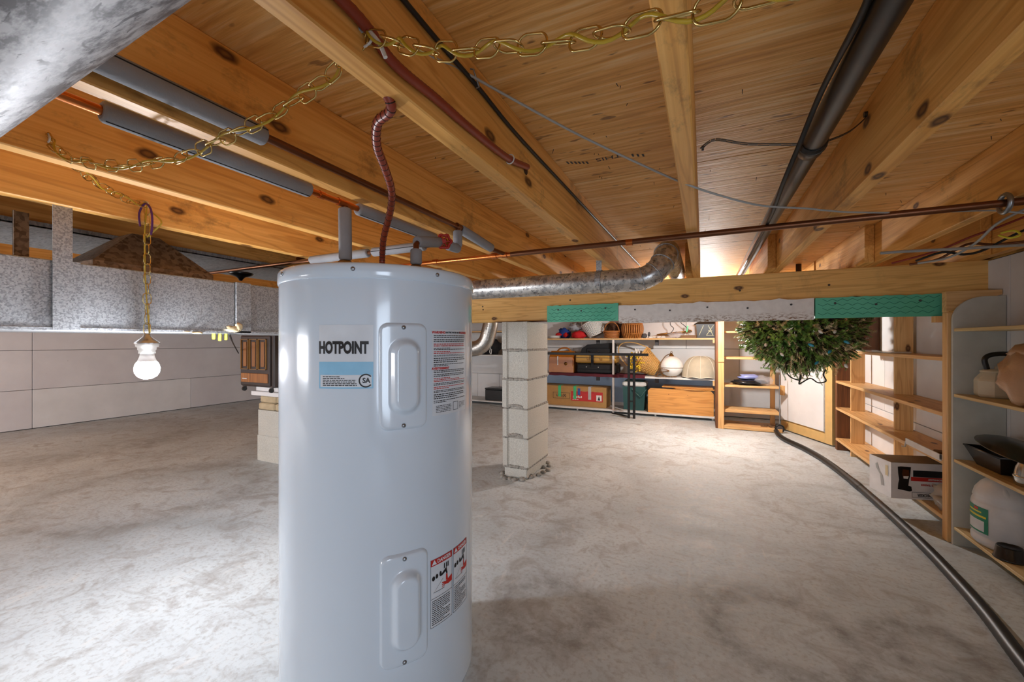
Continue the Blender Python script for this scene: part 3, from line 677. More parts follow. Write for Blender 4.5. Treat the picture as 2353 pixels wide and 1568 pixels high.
for x in (-1.13, X2 - .02, X2 + .03, -.25): MB().cyl((x - .012, 1.555, ZM - .002), (x + .012, 1.555, ZM - .002), .0125).build('coupling', 'copper', mp_)
q = Vector((.735, 1.555, ZM)); MB().tube([q + Vector((0, .024 * math.cos(R(a)), .024 * math.sin(R(a)))) for a in range(0, 360, 20)], .006, 6, closed=True).build('pipe_clamp', 'screw_zinc', mp_)
# drain pipe
XA, ZA = .238, CAMH + .475
ab = thing('drain_pipe', 'black plastic drain pipe between the joists at the right', 'pipe', (XA, 1.5, ZA - .03))
MB().tube([(XA, -1.5, ZA), (XA, 1.22, ZA)], .0245, 18).build('pipe_run', 'abs_black', ab); MB().tube([(XA, 1.21, ZA), (XA, 3.6, ZA)], .0245, 18).build('pipe_run', 'abs_black', ab)
MB().lathe([(.026, -.03), (.0285, -.028), (.0285, .02), (.026, .024)], (XA, 1.2, ZA), 18, (0, 1, 0)).build('joint_collar', 'abs_black', ab)
hs = MB()
a = P(1612, 341, Y=1.19); b = Vector((XA - .027, 1.19, ZA + .004)); c = Vector((XA + .027, 1.19, ZA)); e = P(1995, 262, X=.352)
pa = smooth_path([a, a.lerp(b, .15) + Vector((0, -.02, .012)), a.lerp(b, .5) + Vector((0, 0, .006)), b], 5); pc = smooth_path([c, c.lerp(e, .5) + Vector((0, .0, -.012)), c.lerp(e, .85) + Vector((0, 0, -.008)), e], 5)
def ribbon(pts, w_, m, holes=False):
    for i in range(len(pts) - 1):
        d = (pts[i + 1] - pts[i]).normalized(); s = Vector((0, 1, 0)); s = (s - d * s.dot(d)).normalized() * w_; n_ = d.cross(s).normalized() * .0008
        for sg in ((-1, -.4), (.4, 1)) if (holes and i % 2) else ((-1, 1),):
            A, B = pts[i], pts[i + 1]
            vs = [A + s * sg[0] + n_, A + s * sg[1] + n_, B + s * sg[1] + n_, B + s * sg[0] + n_, A + s * sg[0] - n_, A + s * sg[1] - n_, B + s * sg[1] - n_, B + s * sg[0] - n_]
            m.add(vs, [(0, 1, 2, 3), (7, 6, 5, 4), (0, 4, 5, 1), (2, 6, 7, 3), (1, 5, 6, 2), (0, 3, 7, 4)])
    return m
ribbon(pa, .0065, hs, True); ribbon(pc, .005, hs, True)
hs.tube([Vector((XA + .028 * math.cos(R(q_)), 1.19, ZA + .028 * math.sin(R(q_)))) for q_ in range(0, 360, 20)], .003, 5, closed=True)
hs.cyl(a, a + Vector((.006, 0, 0)), .007, n=8); hs.cyl(e, e + Vector((-.008, 0, 0)), .007, n=8)
hs.build('hanger_strap', 'nail_steel', ab)

# ================================================================== ducts
XD, ZD0, ZD1 = -1.665, .974, 1.170
tk = thing('duct_trunk', 'rectangular galvanized sheet metal duct on the left', 'duct', (XD - .25, .5, ZD0))
for (y0, y1, nm_) in ((-2.3, .355, 'duct_section'), (.355, .975, 'duct_section'), (.975, 2.25, 'duct_section')):
    MB().box((XD - .5, y0 + .001, ZD0), (XD, y1 - .001, ZD1), .003).build(nm_, 'galvanized', tk)
MB().box((XD - .503, .975, ZD0 - .003), (XD + .004, 1.035, ZD1 + .003), .002).build('drive_cleat', 'galvanized', tk)
MB().box((XD - .5, -2.3, ZD0 - .004), (XD + .004, 2.25, ZD0 + .006), .001).build('bottom_seam', 'galvanized', tk)
MB().box((XD + .001, .34, ZD0 - .004), (XD + .006, .358, ZD1 + .002), .001).build('slip_joint', 'galvanized', tk)
sy = P(150, 475, X=XD + .02).y
MB().box((XD + .008, sy - .022, ZD0 - .002), (XD + .0105, sy + .018, ZJ + .012)).build('hanger_strap', 'galvanized', tk)
MB().box((XD + .004, sy + .018, ZD0), (XD + .008, sy + .035, ZD1)).build('strap_flange', 'galvanized', tk)
y2 = P(55, 500, X=XD - .15).y
m = MB().box((XD - .175, y2 - .016, ZD1), (XD - .172, y2 + .016, ZJ)); m.box((XD - .175, y2 - .016, ZD1), (XD - .165, y2 - .013, ZJ)); m.build('hanger_strap', 'brown_metal', tk, 'dark brown metal hanger strap')
for px, py, wd, hh in ((535, 757, .05, .022), (548, 752, .03, .03), (452, 765, .035, .008), (430, 763, .02, .006)):
    q = P(px, py, X=XD + .007); MB().blob(q, (.004, wd * .5, hh * .5), 10, 7, .8, 4, px).build('masking_tape', 'tape_cream', tk, 'crumpled cream masking tape')
# register boot on top of the trunk
yb = P(330, 600, X=XD - .14).y; xb = XD - .22
b0 = [(xb - .13, yb - .15, ZD1), (xb + .13, yb - .15, ZD1), (xb + .13, yb + .20, ZD1), (xb - .13, yb + .20, ZD1)]
b1 = [(p[0], p[1], ZD1 + .03) for p in b0]; b2_ = [(xb - .05, yb - .02, ZJ - .002), (xb + .05, yb - .02, ZJ - .002), (xb + .05, yb + .06, ZJ - .002), (xb - .05, yb + .06, ZJ - .002)]
m = MB().add(b0 + b1 + b2_, [(3, 2, 1, 0)] + [(i, (i + 1) % 4, 4 + (i + 1) % 4, 4 + i) for i in range(4)] + [(4 + i, 4 + (i + 1) % 4, 8 + (i + 1) % 4, 8 + i) for i in range(4)] + [(8, 9, 10, 11)])
one('register_boot', m, 'brown_metal', 'brown sheet metal duct boot on top of the trunk duct', 'duct boot')
# joist pan under the joists
m = MB().box((-2.46, -2.3, ZJ - .006), (-2.0, 2.5, ZJ - .002)); m.box((-2.003, -2.3, ZJ - .008), (-2.0, 2.5, ZJ + .012))
one('joist_pan', m, 'pan_sheet', 'dull grey sheet metal pan nailed under the joists above the trunk duct', 'sheet metal')
# near duct, top left
d0, d1 = Vector((-1.52, .1375, CAMH + .292)), Vector((.25, .0845, CAMH + .292))
nd = MB(); nd.tube([d0.lerp(d1, k / 8) for k in range(9)], .078, 40)
nd = one('near_duct', nd, 'galvanized_near', 'large blurred galvanized round duct at the top left corner', 'duct')
# round vent duct with elbow, right of heater
vd = thing('vent_duct', 'round speckled galvanized duct with an elbow in front of the beam', 'duct', (-.8, 1.95, CAMH + .23))
rv, zv, yv = .053, CAMH + .285, 1.95
MB().tube([(-1.75, yv, zv), (-.44, yv, zv)], rv, 30).build('pipe_run', 'galvanized_round', vd)
MB().tube([(-.445, yv, zv), (-.30, yv, zv)], rv + .001, 30).build('pipe_run', 'galvanized_round', vd)
ctr = [Vector(p) for p in ((-.31, 1.95, zv), (-.255, 1.952, zv + .004), (-.205, 1.965, zv + .03), (-.172, 1.99, zv + .075), (-.160, 2.04, zv + .125), (-.158, 2.12, zv + .155), (-.158, 2.3, zv + .160), (-.158, 2.9, zv + .160))]
sp_ = smooth_path(ctr, 4); MB().tube(sp_, rv, 30).build('elbow', 'galvanized_round', vd)
rib = MB()
for k in (4, 8, 12, 16):
    d = (sp_[k + 1] - sp_[k - 1]).normalized(); u, v2 = frame(d)
    rib.tube([sp_[k] + (u * math.cos(R(a)) + v2 * math.sin(R(a))) * (rv + .001) for a in range(0, 360, 12)], .0025, 5, closed=True)
rib.build('elbow_bead', 'galvanized', vd)
MB().tube([Vector((-.44, yv + (rv + .002) * math.cos(R(a)), zv + (rv + .002) * math.sin(R(a)))) for a in range(0, 360, 12)], .002, 5, closed=True).build('joint_ring', 'galvanized', vd)
hx = -.452
pts = [Vector((hx, yv - .02, ZJ + .02))] + [Vector((hx, yv + (rv + .003) * math.cos(R(a)), zv + (rv + .003) * math.sin(R(a)))) for a in range(110, 215, 15)]
m = MB()
for i in range(len(pts) - 1):
    A, B = pts[i], pts[i + 1]; s = Vector((.013, 0, 0)); n_ = (B - A).cross(s).normalized() * .001
    m.add([A - s - n_, A + s - n_, B + s - n_, B - s - n_, A - s + n_, A + s + n_, B + s + n_, B - s + n_], [(0, 1, 2, 3), (7, 6, 5, 4), (0, 4, 5, 1), (1, 5, 6, 2), (2, 6, 7, 3), (3, 7, 4, 0)])
m.cyl(pts[-1], pts[-1] + Vector((0, -.004, 0)), .006, n=8); m.build('hanger_strap', 'galvanized', vd)
# flexible duct below the beam, left of the pillar
fx, fy = -1.66, 3.02
fd = thing('flex_duct', 'silver flexible duct elbow below the beam beside the heater', 'duct', (fx, fy, .8))
path = smooth_path([(fx + .06, fy + .02, ZJ - .01), (fx + .035, fy, 1.10), (fx + .01, fy, 1.0), (fx - .02, fy, .93), (fx - .09, fy - .01, .88), (fx - .22, fy - .03, .868), (fx - .5, fy - .05, .87)], 10)
m = MB(); m.tube(path, [.064 + .0018 * (k % 2) for k in range(len(path))], 24); m.build('foil_hose', 'flex_foil', fd)

# ================================================================== swag chain lamp
def pth(l): return [P(a, b, d=c) for a, b, c in l]
hE = P(338, 470, d=1.305)
lampc = P(340, 832, d=1.305); sock = Vector((hE.x, hE.y, P(340, 790, d=1.305).z))
sw = thing('swag_lamp', 'bare glowing bulb hanging on a long swagged brass chain', 'lamp', (hE.x, hE.y, sock.z - .1))
segs = [[Vector((hE.x, hE.y, sock.z + .032)), hE], pth([(338, 470, 1.305), (300, 462, 1.25), (235, 428, 1.14), (180, 388, 1.03), (135, 350, .93), (110, 315, .845)]),
        pth([(110, 312, .845), (140, 352, .83), (200, 374, .815), (290, 381, .79), (400, 366, .75), (520, 316, .70), (640, 255, .655), (740, 188, .61), (800, 132, .575), (842, 86, .553)]),
        pth([(842, 86, .553), (890, 92, .54), (950, 108, .52), (1020, 118, .50), (1100, 112, .475), (1210, 103, .44), (1330, 92, .41), (1450, 62, .37), (1600, 26, .335), (1740, -8, .31), (1950, -70, .29), (2150, -160, .28)])]
lk = MB(); a_, b_, r_ = .0135, .0110, .0014
lk.tube([Vector(((.0075 if c >= 0 else -.0075) + b_ * c, b_ * s_, 0)) for c, s_ in ((math.cos(R(t * 18 + 9)), math.sin(R(t * 18 + 9))) for t in range(20))], r_, 5, closed=True)
lkm = lk.mesh('chain_link', 'chain_brass')
pitch = .0315; full = []
for s in segs:
    sp2 = smooth_path(s, 8); L_ = sum((sp2[i + 1] - sp2[i]).length for i in range(len(sp2) - 1)); n = max(2, round(L_ / pitch)); tgt = [(k + .5) * L_ / n for k in range(n)]
    acc = 0; ti = 0
    for i in range(len(sp2) - 1):
        dl = (sp2[i + 1] - sp2[i]).length
        while ti < n and acc + dl >= tgt[ti]:
            t = (tgt[ti] - acc) / dl; p = sp2[i].lerp(sp2[i + 1], t); d = (sp2[i + 1] - sp2[i]).normalized()
            q = Vector((1, 0, 0)).rotation_difference(d) @ Quaternion((1, 0, 0), (0.35 if ti % 2 else 1.75) + random.uniform(-.35, .35))
            inst('chain_link', lkm, sw, p, q); ti += 1
        acc += dl
cpts = []
for s in segs:
    sp2 = smooth_path(s, 8); m2 = len(sp2)
    for i, p in enumerate(sp2):
        d = (sp2[min(i + 1, m2 - 1)] - sp2[max(i - 1, 0)]).normalized(); u, v2 = frame(d); a = len(cpts) * .55
        cpts.append(p + (u * math.cos(a) + v2 * math.sin(a)) * .006)
lp = [P(338, 545, d=1.30), P(366, 520, d=1.29), P(370, 508, d=1.29), P(352, 490, d=1.295)]
MB().tube(cpts, .0021, 6).build('cord', 'cord_amber', sw); MB().tube(smooth_path(lp, 5), .0024, 6).build('cord_loop', 'cord_amber', sw)
hk = MB()
for q in (hE, segs[1][-1], segs[2][-1]):
    o = q + Vector((-.012, 0, .012)); hk.tube(smooth_path([o + Vector((-.02, 0, 0)), o, q + Vector((.006, 0, .004)), q + Vector((.008, 0, -.008)), q + Vector((-.004, 0, -.012))], 4), .0018, 6)
hk.build('ceiling_hook', 'paint_white', sw)
pt_ = MB().tube(smooth_path([P(322, 520, d=1.29), P(320, 490, d=1.29), P(333, 468, d=1.29), P(346, 480, d=1.28), P(350, 510, d=1.28), P(347, 540, d=1.28)], 4), .003, 6); pt_.build('purple_tie', 'purple_tie', sw)
z0 = sock.z
MB().lathe([(.004, .032), (.008, .03), (.011, .022), (.022, .012), (.032, .004), (.033, .0), (.029, -.003), (.029, -.010), (.024, -.012), (.024, -.02), (.0215, -.022), (.0215, -.032), (.001, -.032)], (hE.x, hE.y, z0), 24).build('socket', 'socket_metal', sw)
def bulb(c, mat, parent):
    MB().lathe([(.001, .0), (.0165, .0), (.0185, -.016), (.0235, -.030), (.0255, -.034), (.024, -.0345), (.001, -.0345)], c, 20).build('bulb_housing', 'bulb_plastic', parent)
    MB().lathe([(.0255, -.0345), (.030, -.043), (.0325, -.055), (.031, -.068), (.024, -.08), (.012, -.088), (.0005, -.090)], c, 24).build('bulb', mat, parent)
bulb((hE.x, hE.y, z0 - .025), 'bulb_glow', sw)
# second lamp beyond the beam
l2 = Vector((0.0, 4.2, 1.24)); s2 = thing('porcelain_lamp', 'bare glowing bulb in a white holder behind the timber beam', 'lamp', l2)
MB().tube([(l2.x, l2.y, l2.z), (l2.x, l2.y, ZS)], .004, 6).build('cord', 'cable_grey', s2)
MB().lathe([(.02, .03), (.03, .02), (.03, 0), (.022, -.012), (.001, -.012)], l2, 18).build('socket', 'paint_white', s2)
bulb(l2 + Vector((0, 0, -.01)), 'bulb_glow_back', s2)

# ================================================================== cables
def cable(name, pts, r, mat, label, n=8, k=6): return one(name, MB().tube(smooth_path(pts, k), r, n), mat, label, 'cable')
AX = -.018 - .406          # right face of the joist beside the heater feed
rc = thing('armored_cable', 'red armored cable curling down to the top of the water heater', 'cable', P(895, 245, d=.66))
ap = smooth_path([(-.47, .47, CAMH + .43)] + pth([(899, 243, .652), (868, 282, .70), (866, 335, .76), (884, 385, .82), (900, 440, .91), (896, 490, 1.0), (882, 545, 1.08)]) + [cc + Vector((0, 0, .06)), cc + Vector((0, 0, .02))], 9)
MB().tube(ap, [.0078 + .0006 * (i % 2) for i in range(len(ap))], 10).build('armor', 'cable_red', rc)
m = MB()
for i in range(2, len(ap) - 1, 2):
    d = (ap[i + 1] - ap[i]).normalized(); u, v2 = frame(d); m.tube([ap[i] + (u * math.cos(R(a)) + v2 * math.sin(R(a))) * .0079 for a in range(0, 360, 45)], .0011, 4, closed=True)
m.build('armor_ridge', 'cable_red_dark', rc)
rp = [(AX + .009, -.8, CAMH + .45), (AX + .009, -.2, CAMH + .44), (AX + .009, .15, CAMH + .432)] + [P(a, b, X=AX + .009) for a, b in ((800, 15), (905, 145), (1000, 225), (1080, 295), (1165, 362), (1212, 384))]
rj = thing('joist_cable', 'red armored cable stapled along the side of the joist', 'cable', rp[3]); sp3 = smooth_path(rp, 22)
MB().tube(sp3, [.0075 + .0006 * (i % 2) for i in range(len(sp3))], 10).build('armor', 'cable_red', rj)
q = P(1172, 366, X=AX + .009); MB().tube([q + Vector((.0105 * math.cos(R(a)), .0, .011 * math.sin(R(a)))) for a in range(0, 360, 30)], .0015, 5, closed=True).build('staple', 'paint_white', rj)
q = P(1208, 392, X=AX + .001); MB().cyl(q, q + Vector((.0012, 0, 0)), .011, n=14).build('bored_hole', 'cable_red_dark', rj)
cable('black_cable', [P(a, b, X=AX + .006) for a, b in ((880, -60), (940, 15), (1030, 122), (1098, 200), (1190, 312), (1300, 430), (1380, 515), (1470, 610))], .0045, 'cable_black', 'thin black cable running along the joist side near the plywood')
gw = pth([(640, -60, .47), (720, 0, .5), (800, 50, .545), (838, 76, .56), (900, 100, .62), (1000, 135, .71), (1055, 160, .78), (1088, 177, .80), (1150, 212, .83), (1330, 310, .92), (1510, 395, .98), (1590, 428, 1.0), (1640, 445, 1.03), (1700, 462, 1.05), (1760, 474, 1.08), (1850, 479, 1.13), (1900, 484, 1.15), (1960, 488, 1.18), (2080, 489, 1.19), (2200, 486, 1.18), (2280, 484, 1.17), (2353, 490, 1.15), (2460, 500, 1.12)])
g = cable('grey_cable', gw, .0026, 'cable_grey', 'thin grey cable sagging across under the joists')
q = P(1088, 178, X=AX + .008); MB().tube([q + Vector((0, -.012, .010)), q + Vector((.006, -.01, .008)), q + Vector((.006, .012, -.014)), q + Vector((0, .012, -.014))], .0018, 5).build('staple', 'screw_zinc', g)
cable('pipe_cable', [P(2010, -80, X=XA - .035), P(1990, 10, X=XA - .03), P(1890, 205, X=XA - .035), P(1838, 330, X=XA - .045), P(1800, 420, X=XA - .055), P(1770, 500, X=XA - .05), P(1735, 565, X=XA - .04), P(1710, 612, X=XA - .02)], .0055, 'cable_black', 'black cable hanging beside the black drain pipe')
# white tied wire on the chain hook
cable('white_wire', pth([(808, 22, .545), (816, 36, .548), (838, 58, .552), (852, 75, .553), (872, 100, .55), (886, 132, .55)]), .0030, 'paint_white', 'short white wire tied at the chain hook on the joist')
# bundle at the right wall
for i, (l, r, mt, lab) in enumerate([
    ([(2023, 582, 1.42), (2080, 578, 1.40), (2200, 572, 1.38), (2353, 563, 1.36), (2440, 560, 1.34)], .005, 'cable_grey', 'straight grey cable under the joists at the right edge'),
    ([(2050, 605, 1.75), (2150, 578, 1.6), (2230, 545, 1.5), (2300, 520, 1.42), (2400, 480, 1.35)], .004, 'red_jacket', 'orange red cable in the bundle at the upper right'),
    ([(2110, 605, 1.72), (2180, 592, 1.6), (2240, 560, 1.5), (2290, 515, 1.4), (2353, 482, 1.32), (2420, 455, 1.3)], .0045, 'cable_grey', 'thick pale grey cable curving down from the upper right edge'),
    ([(2105, 600, 1.7), (2165, 580, 1.62), (2215, 585, 1.58), (2260, 575, 1.55), (2330, 540, 1.5), (2420, 500, 1.45)], .0045, 'cable_black', 'black cable looping in the bundle at the upper right'),
    ([(2090, 608, 1.75), (2150, 598, 1.68), (2190, 578, 1.62), (2230, 560, 1.6), (2290, 562, 1.58), (2400, 550, 1.5)], .005, 'copper_old', 'brown cable in the bundle at the upper right'),
    ([(2295, 541, 1.45), (2320, 547, 1.42), (2345, 540, 1.4), (2330, 530, 1.42), (2300, 536, 1.45)], .0035, 'label_yellow', 'small loop of yellow wire at the upper right')]):
    cable('bundle_cable', pth(l), r, mt, lab)
# dark pipes behind the heater, left
cable('dark_pipe', pth([(455, 622, 2.5), (520, 612, 2.45), (640, 600, 2.3), (760, 585, 2.2)]), .010, 'copper_old', 'dark copper pipe above the trunk duct left of the heater', 10)
one('hanging_clamp', MB().lathe([(.006, -.04), (.012, -.03), (.02, -.022), (.05, -.012), (.055, -.004), (.05, 0)], P(553, 627, d=2.0), 14), 'black_plastic', 'small black plastic fitting above the trunk duct', 'fitting')
# ================================================================== brown heater cabinet on the low pillar
yf = SY - .16; x0, x1 = P(549, 800, Y=yf).x, P(626, 800, Y=yf).x; zb, zt = .586, .99
dh = thing('dehumidifier', 'dark brown cabinet appliance with wood look grille on the low pillar', 'appliance', ((x0 + x1) / 2, yf + .14, zb))
MB().box((x0, yf + .012, zb), (x1, yf + .30, zt), .008).build('body', 'dehum_brown', dh)
fw = x1 - x0
fp = MB().box((x0 + .02, yf, zb + .012), (x1 - .03, yf + .014, zt - .012), .004).build('front_panel', 'dehum_brown', dh)
for k in range(3):
    a = x0 + .035 + k * (fw - .085) / 3; b = a + (fw - .085) / 3 - .016; z0_, z1_ = zb + .135, zt - .035
    fr = MB()
    for c in ((a, z0_, a + .004, z1_), (b - .004, z0_, b, z1_), (a, z0_, b, z0_ + .004), (a, z1_ - .004, b, z1_)): fr.box((c[0], yf - .01, c[1]), (c[2], yf + .001, c[3]))
    g = fr.build('grille_frame', 'trim_gold', dh)
    MB().box((a + .29 * (b - a), yf - .006, z0_ + .022), (b - .29 * (b - a), yf + .001, z1_ - .022), .002).build('wood_inlay', 'panel_walnut', g)
dp = MB().box((x0 + .035, yf - .006, zb + .035), (x1 - .05, yf + .001, zb + .105), .002).build('drawer_front', 'panel_walnut', dh)
m = MB()
for k in range(7): m.box((x0 + .055 + k * .008, yf - .008, zb + .058), (x0 + .061 + k * .008, yf - .005, zb + .066))
m.build('name_mark', 'paint_white', dp)
for xx in (x0 + .07, x1 - .012):
    m = MB().cyl((xx - .007, yf + .0, zb - .018), (xx + .007, yf, zb - .018), .017, n=14); m.box((xx - .01, yf - .008, zb - .012), (xx + .01, yf + .012, zb + .001)); m.build('caster', 'black_plastic', dh)
cable('power_cord', [P(527, 768, X=XD - .02), P(536, 790, Y=1.7), P(548, 812, Y=yf + .05)], .004, 'cable_black', 'short black cord from the trunk duct to the brown cabinet', 6)
for k, (px, hh) in enumerate(((491, 15), (505, 19), (519, 17))):
    q = P(px, 766, X=XD - .12); m = MB().lathe([(.004, -.001 * hh * 1.7), (.009, -.0016 * hh), (.010, -.01), (.009, .004)], q, 10, sy=.5)
    one('hanging_finger', m, 'lime_green', ['yellow green rubber finger hanging under the duct, leftmost of three', 'yellow green rubber finger hanging under the duct, middle of three', 'yellow green rubber finger hanging under the duct, nearest the tape'][k], 'rubber strip', 'rubber fingers under the duct')

# ================================================================== back shelves
YS0, YS1 = 5.28, 5.678; YI = 5.43
def XX(px, Y=YI): return P(px, 784, Y=Y).x
ZT, ZM_, ZL = .975, .495, .052
XE = .120
ss = thing('storage_shelf', 'long white and wood storage shelving along the back wall', 'shelf', (-1.0, 5.45, 0))
MB().box((-2.28, YS0, ZT - .02), (XE, YS1, ZT), .002).build('top_board', 'pine_x', ss)
MB().box((-2.28, YS0, ZM_ - .022), (XE, YS1, ZM_), .002).build('middle_board', 'paint_white', ss)
MB().box((-2.28, YS0, ZL - .022), (XE, YS1, ZL), .002).build('bottom_board', 'paint_white', ss)
xp = XX(1409, YS0)
for a, b in ((0, ZL - .022), (ZL, ZM_ - .022), (ZM_, ZT - .02)):
    MB().box((xp - .012, YS0 + .002, a), (xp + .012, YS0 + .024, b)).build('front_post', 'paint_white', ss)
for x in (-2.26, -1.55, -.55, XE - .03):
    MB().box((x, YS0 + .05, 0), (x + .02, YS1 - .02, ZL - .022)).build('foot', 'paint_white', ss)
MB().box((-2.28, YS1 - .006, .1), (XE, YS1 + .002, .455)).build('blue_backing', 'blue_board', ss, 'blue grey backing board')
for px in (1380, 1512):
    for z in (ZM_, ZT): MB().box((XX(px, 5.6) - .022, YS0 + .16, z - .09), (XX(px, 5.6) + .022, YS0 + .19, z - .023)).build('bracket', 'shade_grey', ss)
MB().box((XE - .02, YS0 - .004, ZT - .06), (XE + .001, YS0 + .05, ZT - .021)).build('cleat', 'pine_x', ss); MB().box((XE - .02, YS0 - .004, ZM_ - .08), (XE + .001, YS0 + .05, ZM_ - .023)).build('cleat', 'pine_x', ss)
ls = thing('side_shelf', 'white shelving left of the pillar on the back wall', 'shelf', (-3.4, 5.5, 0))
for z, mt in ((.735, 'paint_white'), (ZL, 'paint_white'), (1.09, 'pine_x')): MB().box((-4.6, YS0, z - .02), (-2.30, YS1, z), .002).build('board', mt, ls)
for x in (-4.58, -2.34): MB().box((x, YS0 + .1, 0), (x + .03, YS1, 1.07)).build('post', 'paint_white', ls)

def on(z): return z + .001
# --- top shelf
z = on(ZT); x = XX(1276)
pl_ = thing('plate_stack', 'stack of white plates on the top back shelf', 'plates', (x, YI - .05, z))
for k in range(3): MB().lathe([(.05, 0), (.055, .002), (.09, .012), (.092, .015), (.055, .006), (.001, .005)], (x, YI - .05, z + k * .011), 28).build('plate', 'plate_white', pl_)
one('red_blue_cloth', MB().blob((XX(1293), YI + .06, z + .07), (.09, .07, .075), 16, 10, .5, 3, 2, -.068), 'blue_cloth', 'crumpled blue cloth behind the plates on the top back shelf', 'cloth')
one('small_red_cloth', MB().blob((XX(1284), YI + .02, z + .055), (.06, .04, .025), 14, 8, .5, 3, 4, -.02).blob((XX(1300), YI + .0, z + .05), (.04, .035, .03), 14, 8, .5, 3, 5, -.048), 'red_cloth', 'small red cloth over the plates on the top back shelf', 'cloth')
one('red_fabric', MB().blob((XX(1332), YI - .03, z + .045), (.10, .09, .055), 18, 10, .35, 4, 7, -.045), 'red_cloth', 'folded bright red fabric on the top back shelf', 'cloth')
one('clear_plastic_bag', MB().blob((XX(1322), YI + .03, z + .16), (.10, .07, .055), 18, 12, .6, 5, 9, -.052), 'clear_bag', 'crumpled clear plastic bag on top of the red fabric', 'bag')
def basket(name, label, c, rb, rt, h, mat, tilt=None, ribs=24, rings=11, handle=None, sx=1, sy=1, wr=.006, belly=0):
    c = Vector(c); t = thing(name, label, 'basket', c); parts = []
    def rad(k): return rb + (rt - rb) * k + belly * math.sin(math.pi * k)
    sh = MB().lathe([(rb * .2, .002), (rb * .96, .003)] + [(rad(k / 6) - wr * 1.5, .004 + h * k / 6) for k in range(7)] + [(rad(1) - wr * 2.2, h), (rb * .9, .012), (.001, .010)], c, 30, sx=sx, sy=sy)
    parts.append((sh, 'weave_wall', mat))
    rg = MB()
    for k in range(rings):
        f = (k + .5) / rings; r = rad(f)
        rg.tube([c + Vector((sx * math.cos(R(a)) * (r + .0035 * (-1) ** ((a // 20) + k)), sy * math.sin(R(a)) * (r + .0035 * (-1) ** ((a // 20) + k)), h * f)) for a in range(0, 360, 10)], min(h / rings * .33, .006), 5, closed=True)
    parts.append((rg, 'weave_rings', mat))
    rm = MB(); rm.tube([c + Vector((sx * math.cos(R(a)) * rad(1), sy * math.sin(R(a)) * rad(1), h)) for a in range(0, 360, 12)], wr * 1.5, 7, closed=True); parts.append((rm, 'rim', mat))
    if ribs:
        rb_ = MB()
        for i in range(ribs):
            a = 2 * math.pi * i / ribs; rb_.tube([c + Vector((sx * math.cos(a) * (rad(k / 6) + wr * .3), sy * math.sin(a) * (rad(k / 6) + wr * .3), h * k / 6)) for k in range(7)], wr * .6, 5)
        parts.append((rb_, 'ribs', mat))
    if handle:
        hh, dirx = handle; hm = MB()
        for off in (-.008, .008):
            hm.tube([c + Vector((math.cos(dirx) * rt * sx * math.cos(R(a)) - math.sin(dirx) * off, math.sin(dirx) * rt * math.cos(R(a)) * sy + math.cos(dirx) * off, h * .8 + hh * math.sin(R(a)))) for a in range(0, 181, 12)], wr, 6)
        parts.append((hm, 'handle', mat))
    zmin = 0
    if tilt:
        for p, _, _ in parts: p.rot(c, tilt[0], tilt[1])
        zmin = min(v.z for p, _, _ in parts for v in p.v) - c.z
        for p, _, _ in parts: p.xf(lambda q: (q.x, q.y, q.z - zmin))
    for p, n_, m_ in parts: p.build(n_, m_, t)
    return t
basket('white_basket', 'white wicker basket lying tilted on the top back shelf', (XX(1372), YI, z), .10, .145, .19, 'wicker_white', ('Y', R(-24)), 30, 14, (.16, 0))
basket('brown_basket', 'small brown wicker basket with a tall handle on the top back shelf', (XX(1408), YI - .08, z), .09, .10, .09, 'wicker_brown', None, 0, 5, (.14, .2), 1, .7)
basket('dark_basket', 'dark brown wicker basket behind the small handled basket', (XX(1411, 5.56), 5.58, z), .085, .095, .20, 'wicker_dark', None, 20, 9)
rt_ = basket('rattan_jar', 'rounded honey brown rattan basket on the top back shelf', (XX(1453), YI, z), .098, .098, .235, 'rattan', None, 30, 2, None, 1, 1, .013, .034)
m = MB().blob((XX(1482), YI - .04, z + .03), (.035, .02, .03), 12, 8, .3, 4, 3, -.03); m.blob((XX(1492), YI - .02, z + .05), (.016, .012, .028), 10, 8, .3, 4, 3); one('metal_ornament', m, 'shade_grey', 'small dark metal ornament beside the rattan basket', 'ornament')
m = MB()
for k in range(4): m.blob((XX(1497 + k * 9), YI - .07 + .02 * (k % 2), z + .012), (.035, .03, .014), 12, 7, .5, 4, k, -.012)
one('white_rag', m, 'paint_white', 'small white rag lying on the top back shelf', 'cloth')
m = MB(); a, b = Vector((XX(1508), YI + .05, z + .045)), Vector((XX(1590), YI + .06, z + .09)); m.tube([a, a.lerp(b, .15), a.lerp(b, .3), a.lerp(b, .34), b], [.006, .013, .014, .008, .008], 10)
m.tube([a + Vector((.02, .05, -.03)), b + Vector((-.01, .02, .01))], .006, 8); fk = one('long_tools', m, 'brass_old', 'long brown rod shaped tool resting on the top back shelf', 'tool')
m = MB()
for k in range(4): m.box((XX(1565), YI - .10, z + k * .009), (XX(1600), YI + .02, z + k * .009 + .0075))
one('thin_boards', m, 'scrap_brown', 'thin boards stacked beside the black lantern', 'boards')
one('plastic_wrap', MB().blob((XX(1555), YI + .02, z + .035), (.09, .04, .04), 14, 9, .6, 5, 3, -.034), 'clear_film', 'crumpled clear plastic wrap on the top back shelf', 'plastic')
one('green_tag', MB().box((XX(1580) - .008, YI - .12, z + .07), (XX(1580) + .008, YI - .117, z + .15)).rot((XX(1580), YI, z + .11), 'Y', R(8)), 'green_tape', 'green tape tag hanging above the thin boards', 'tape')
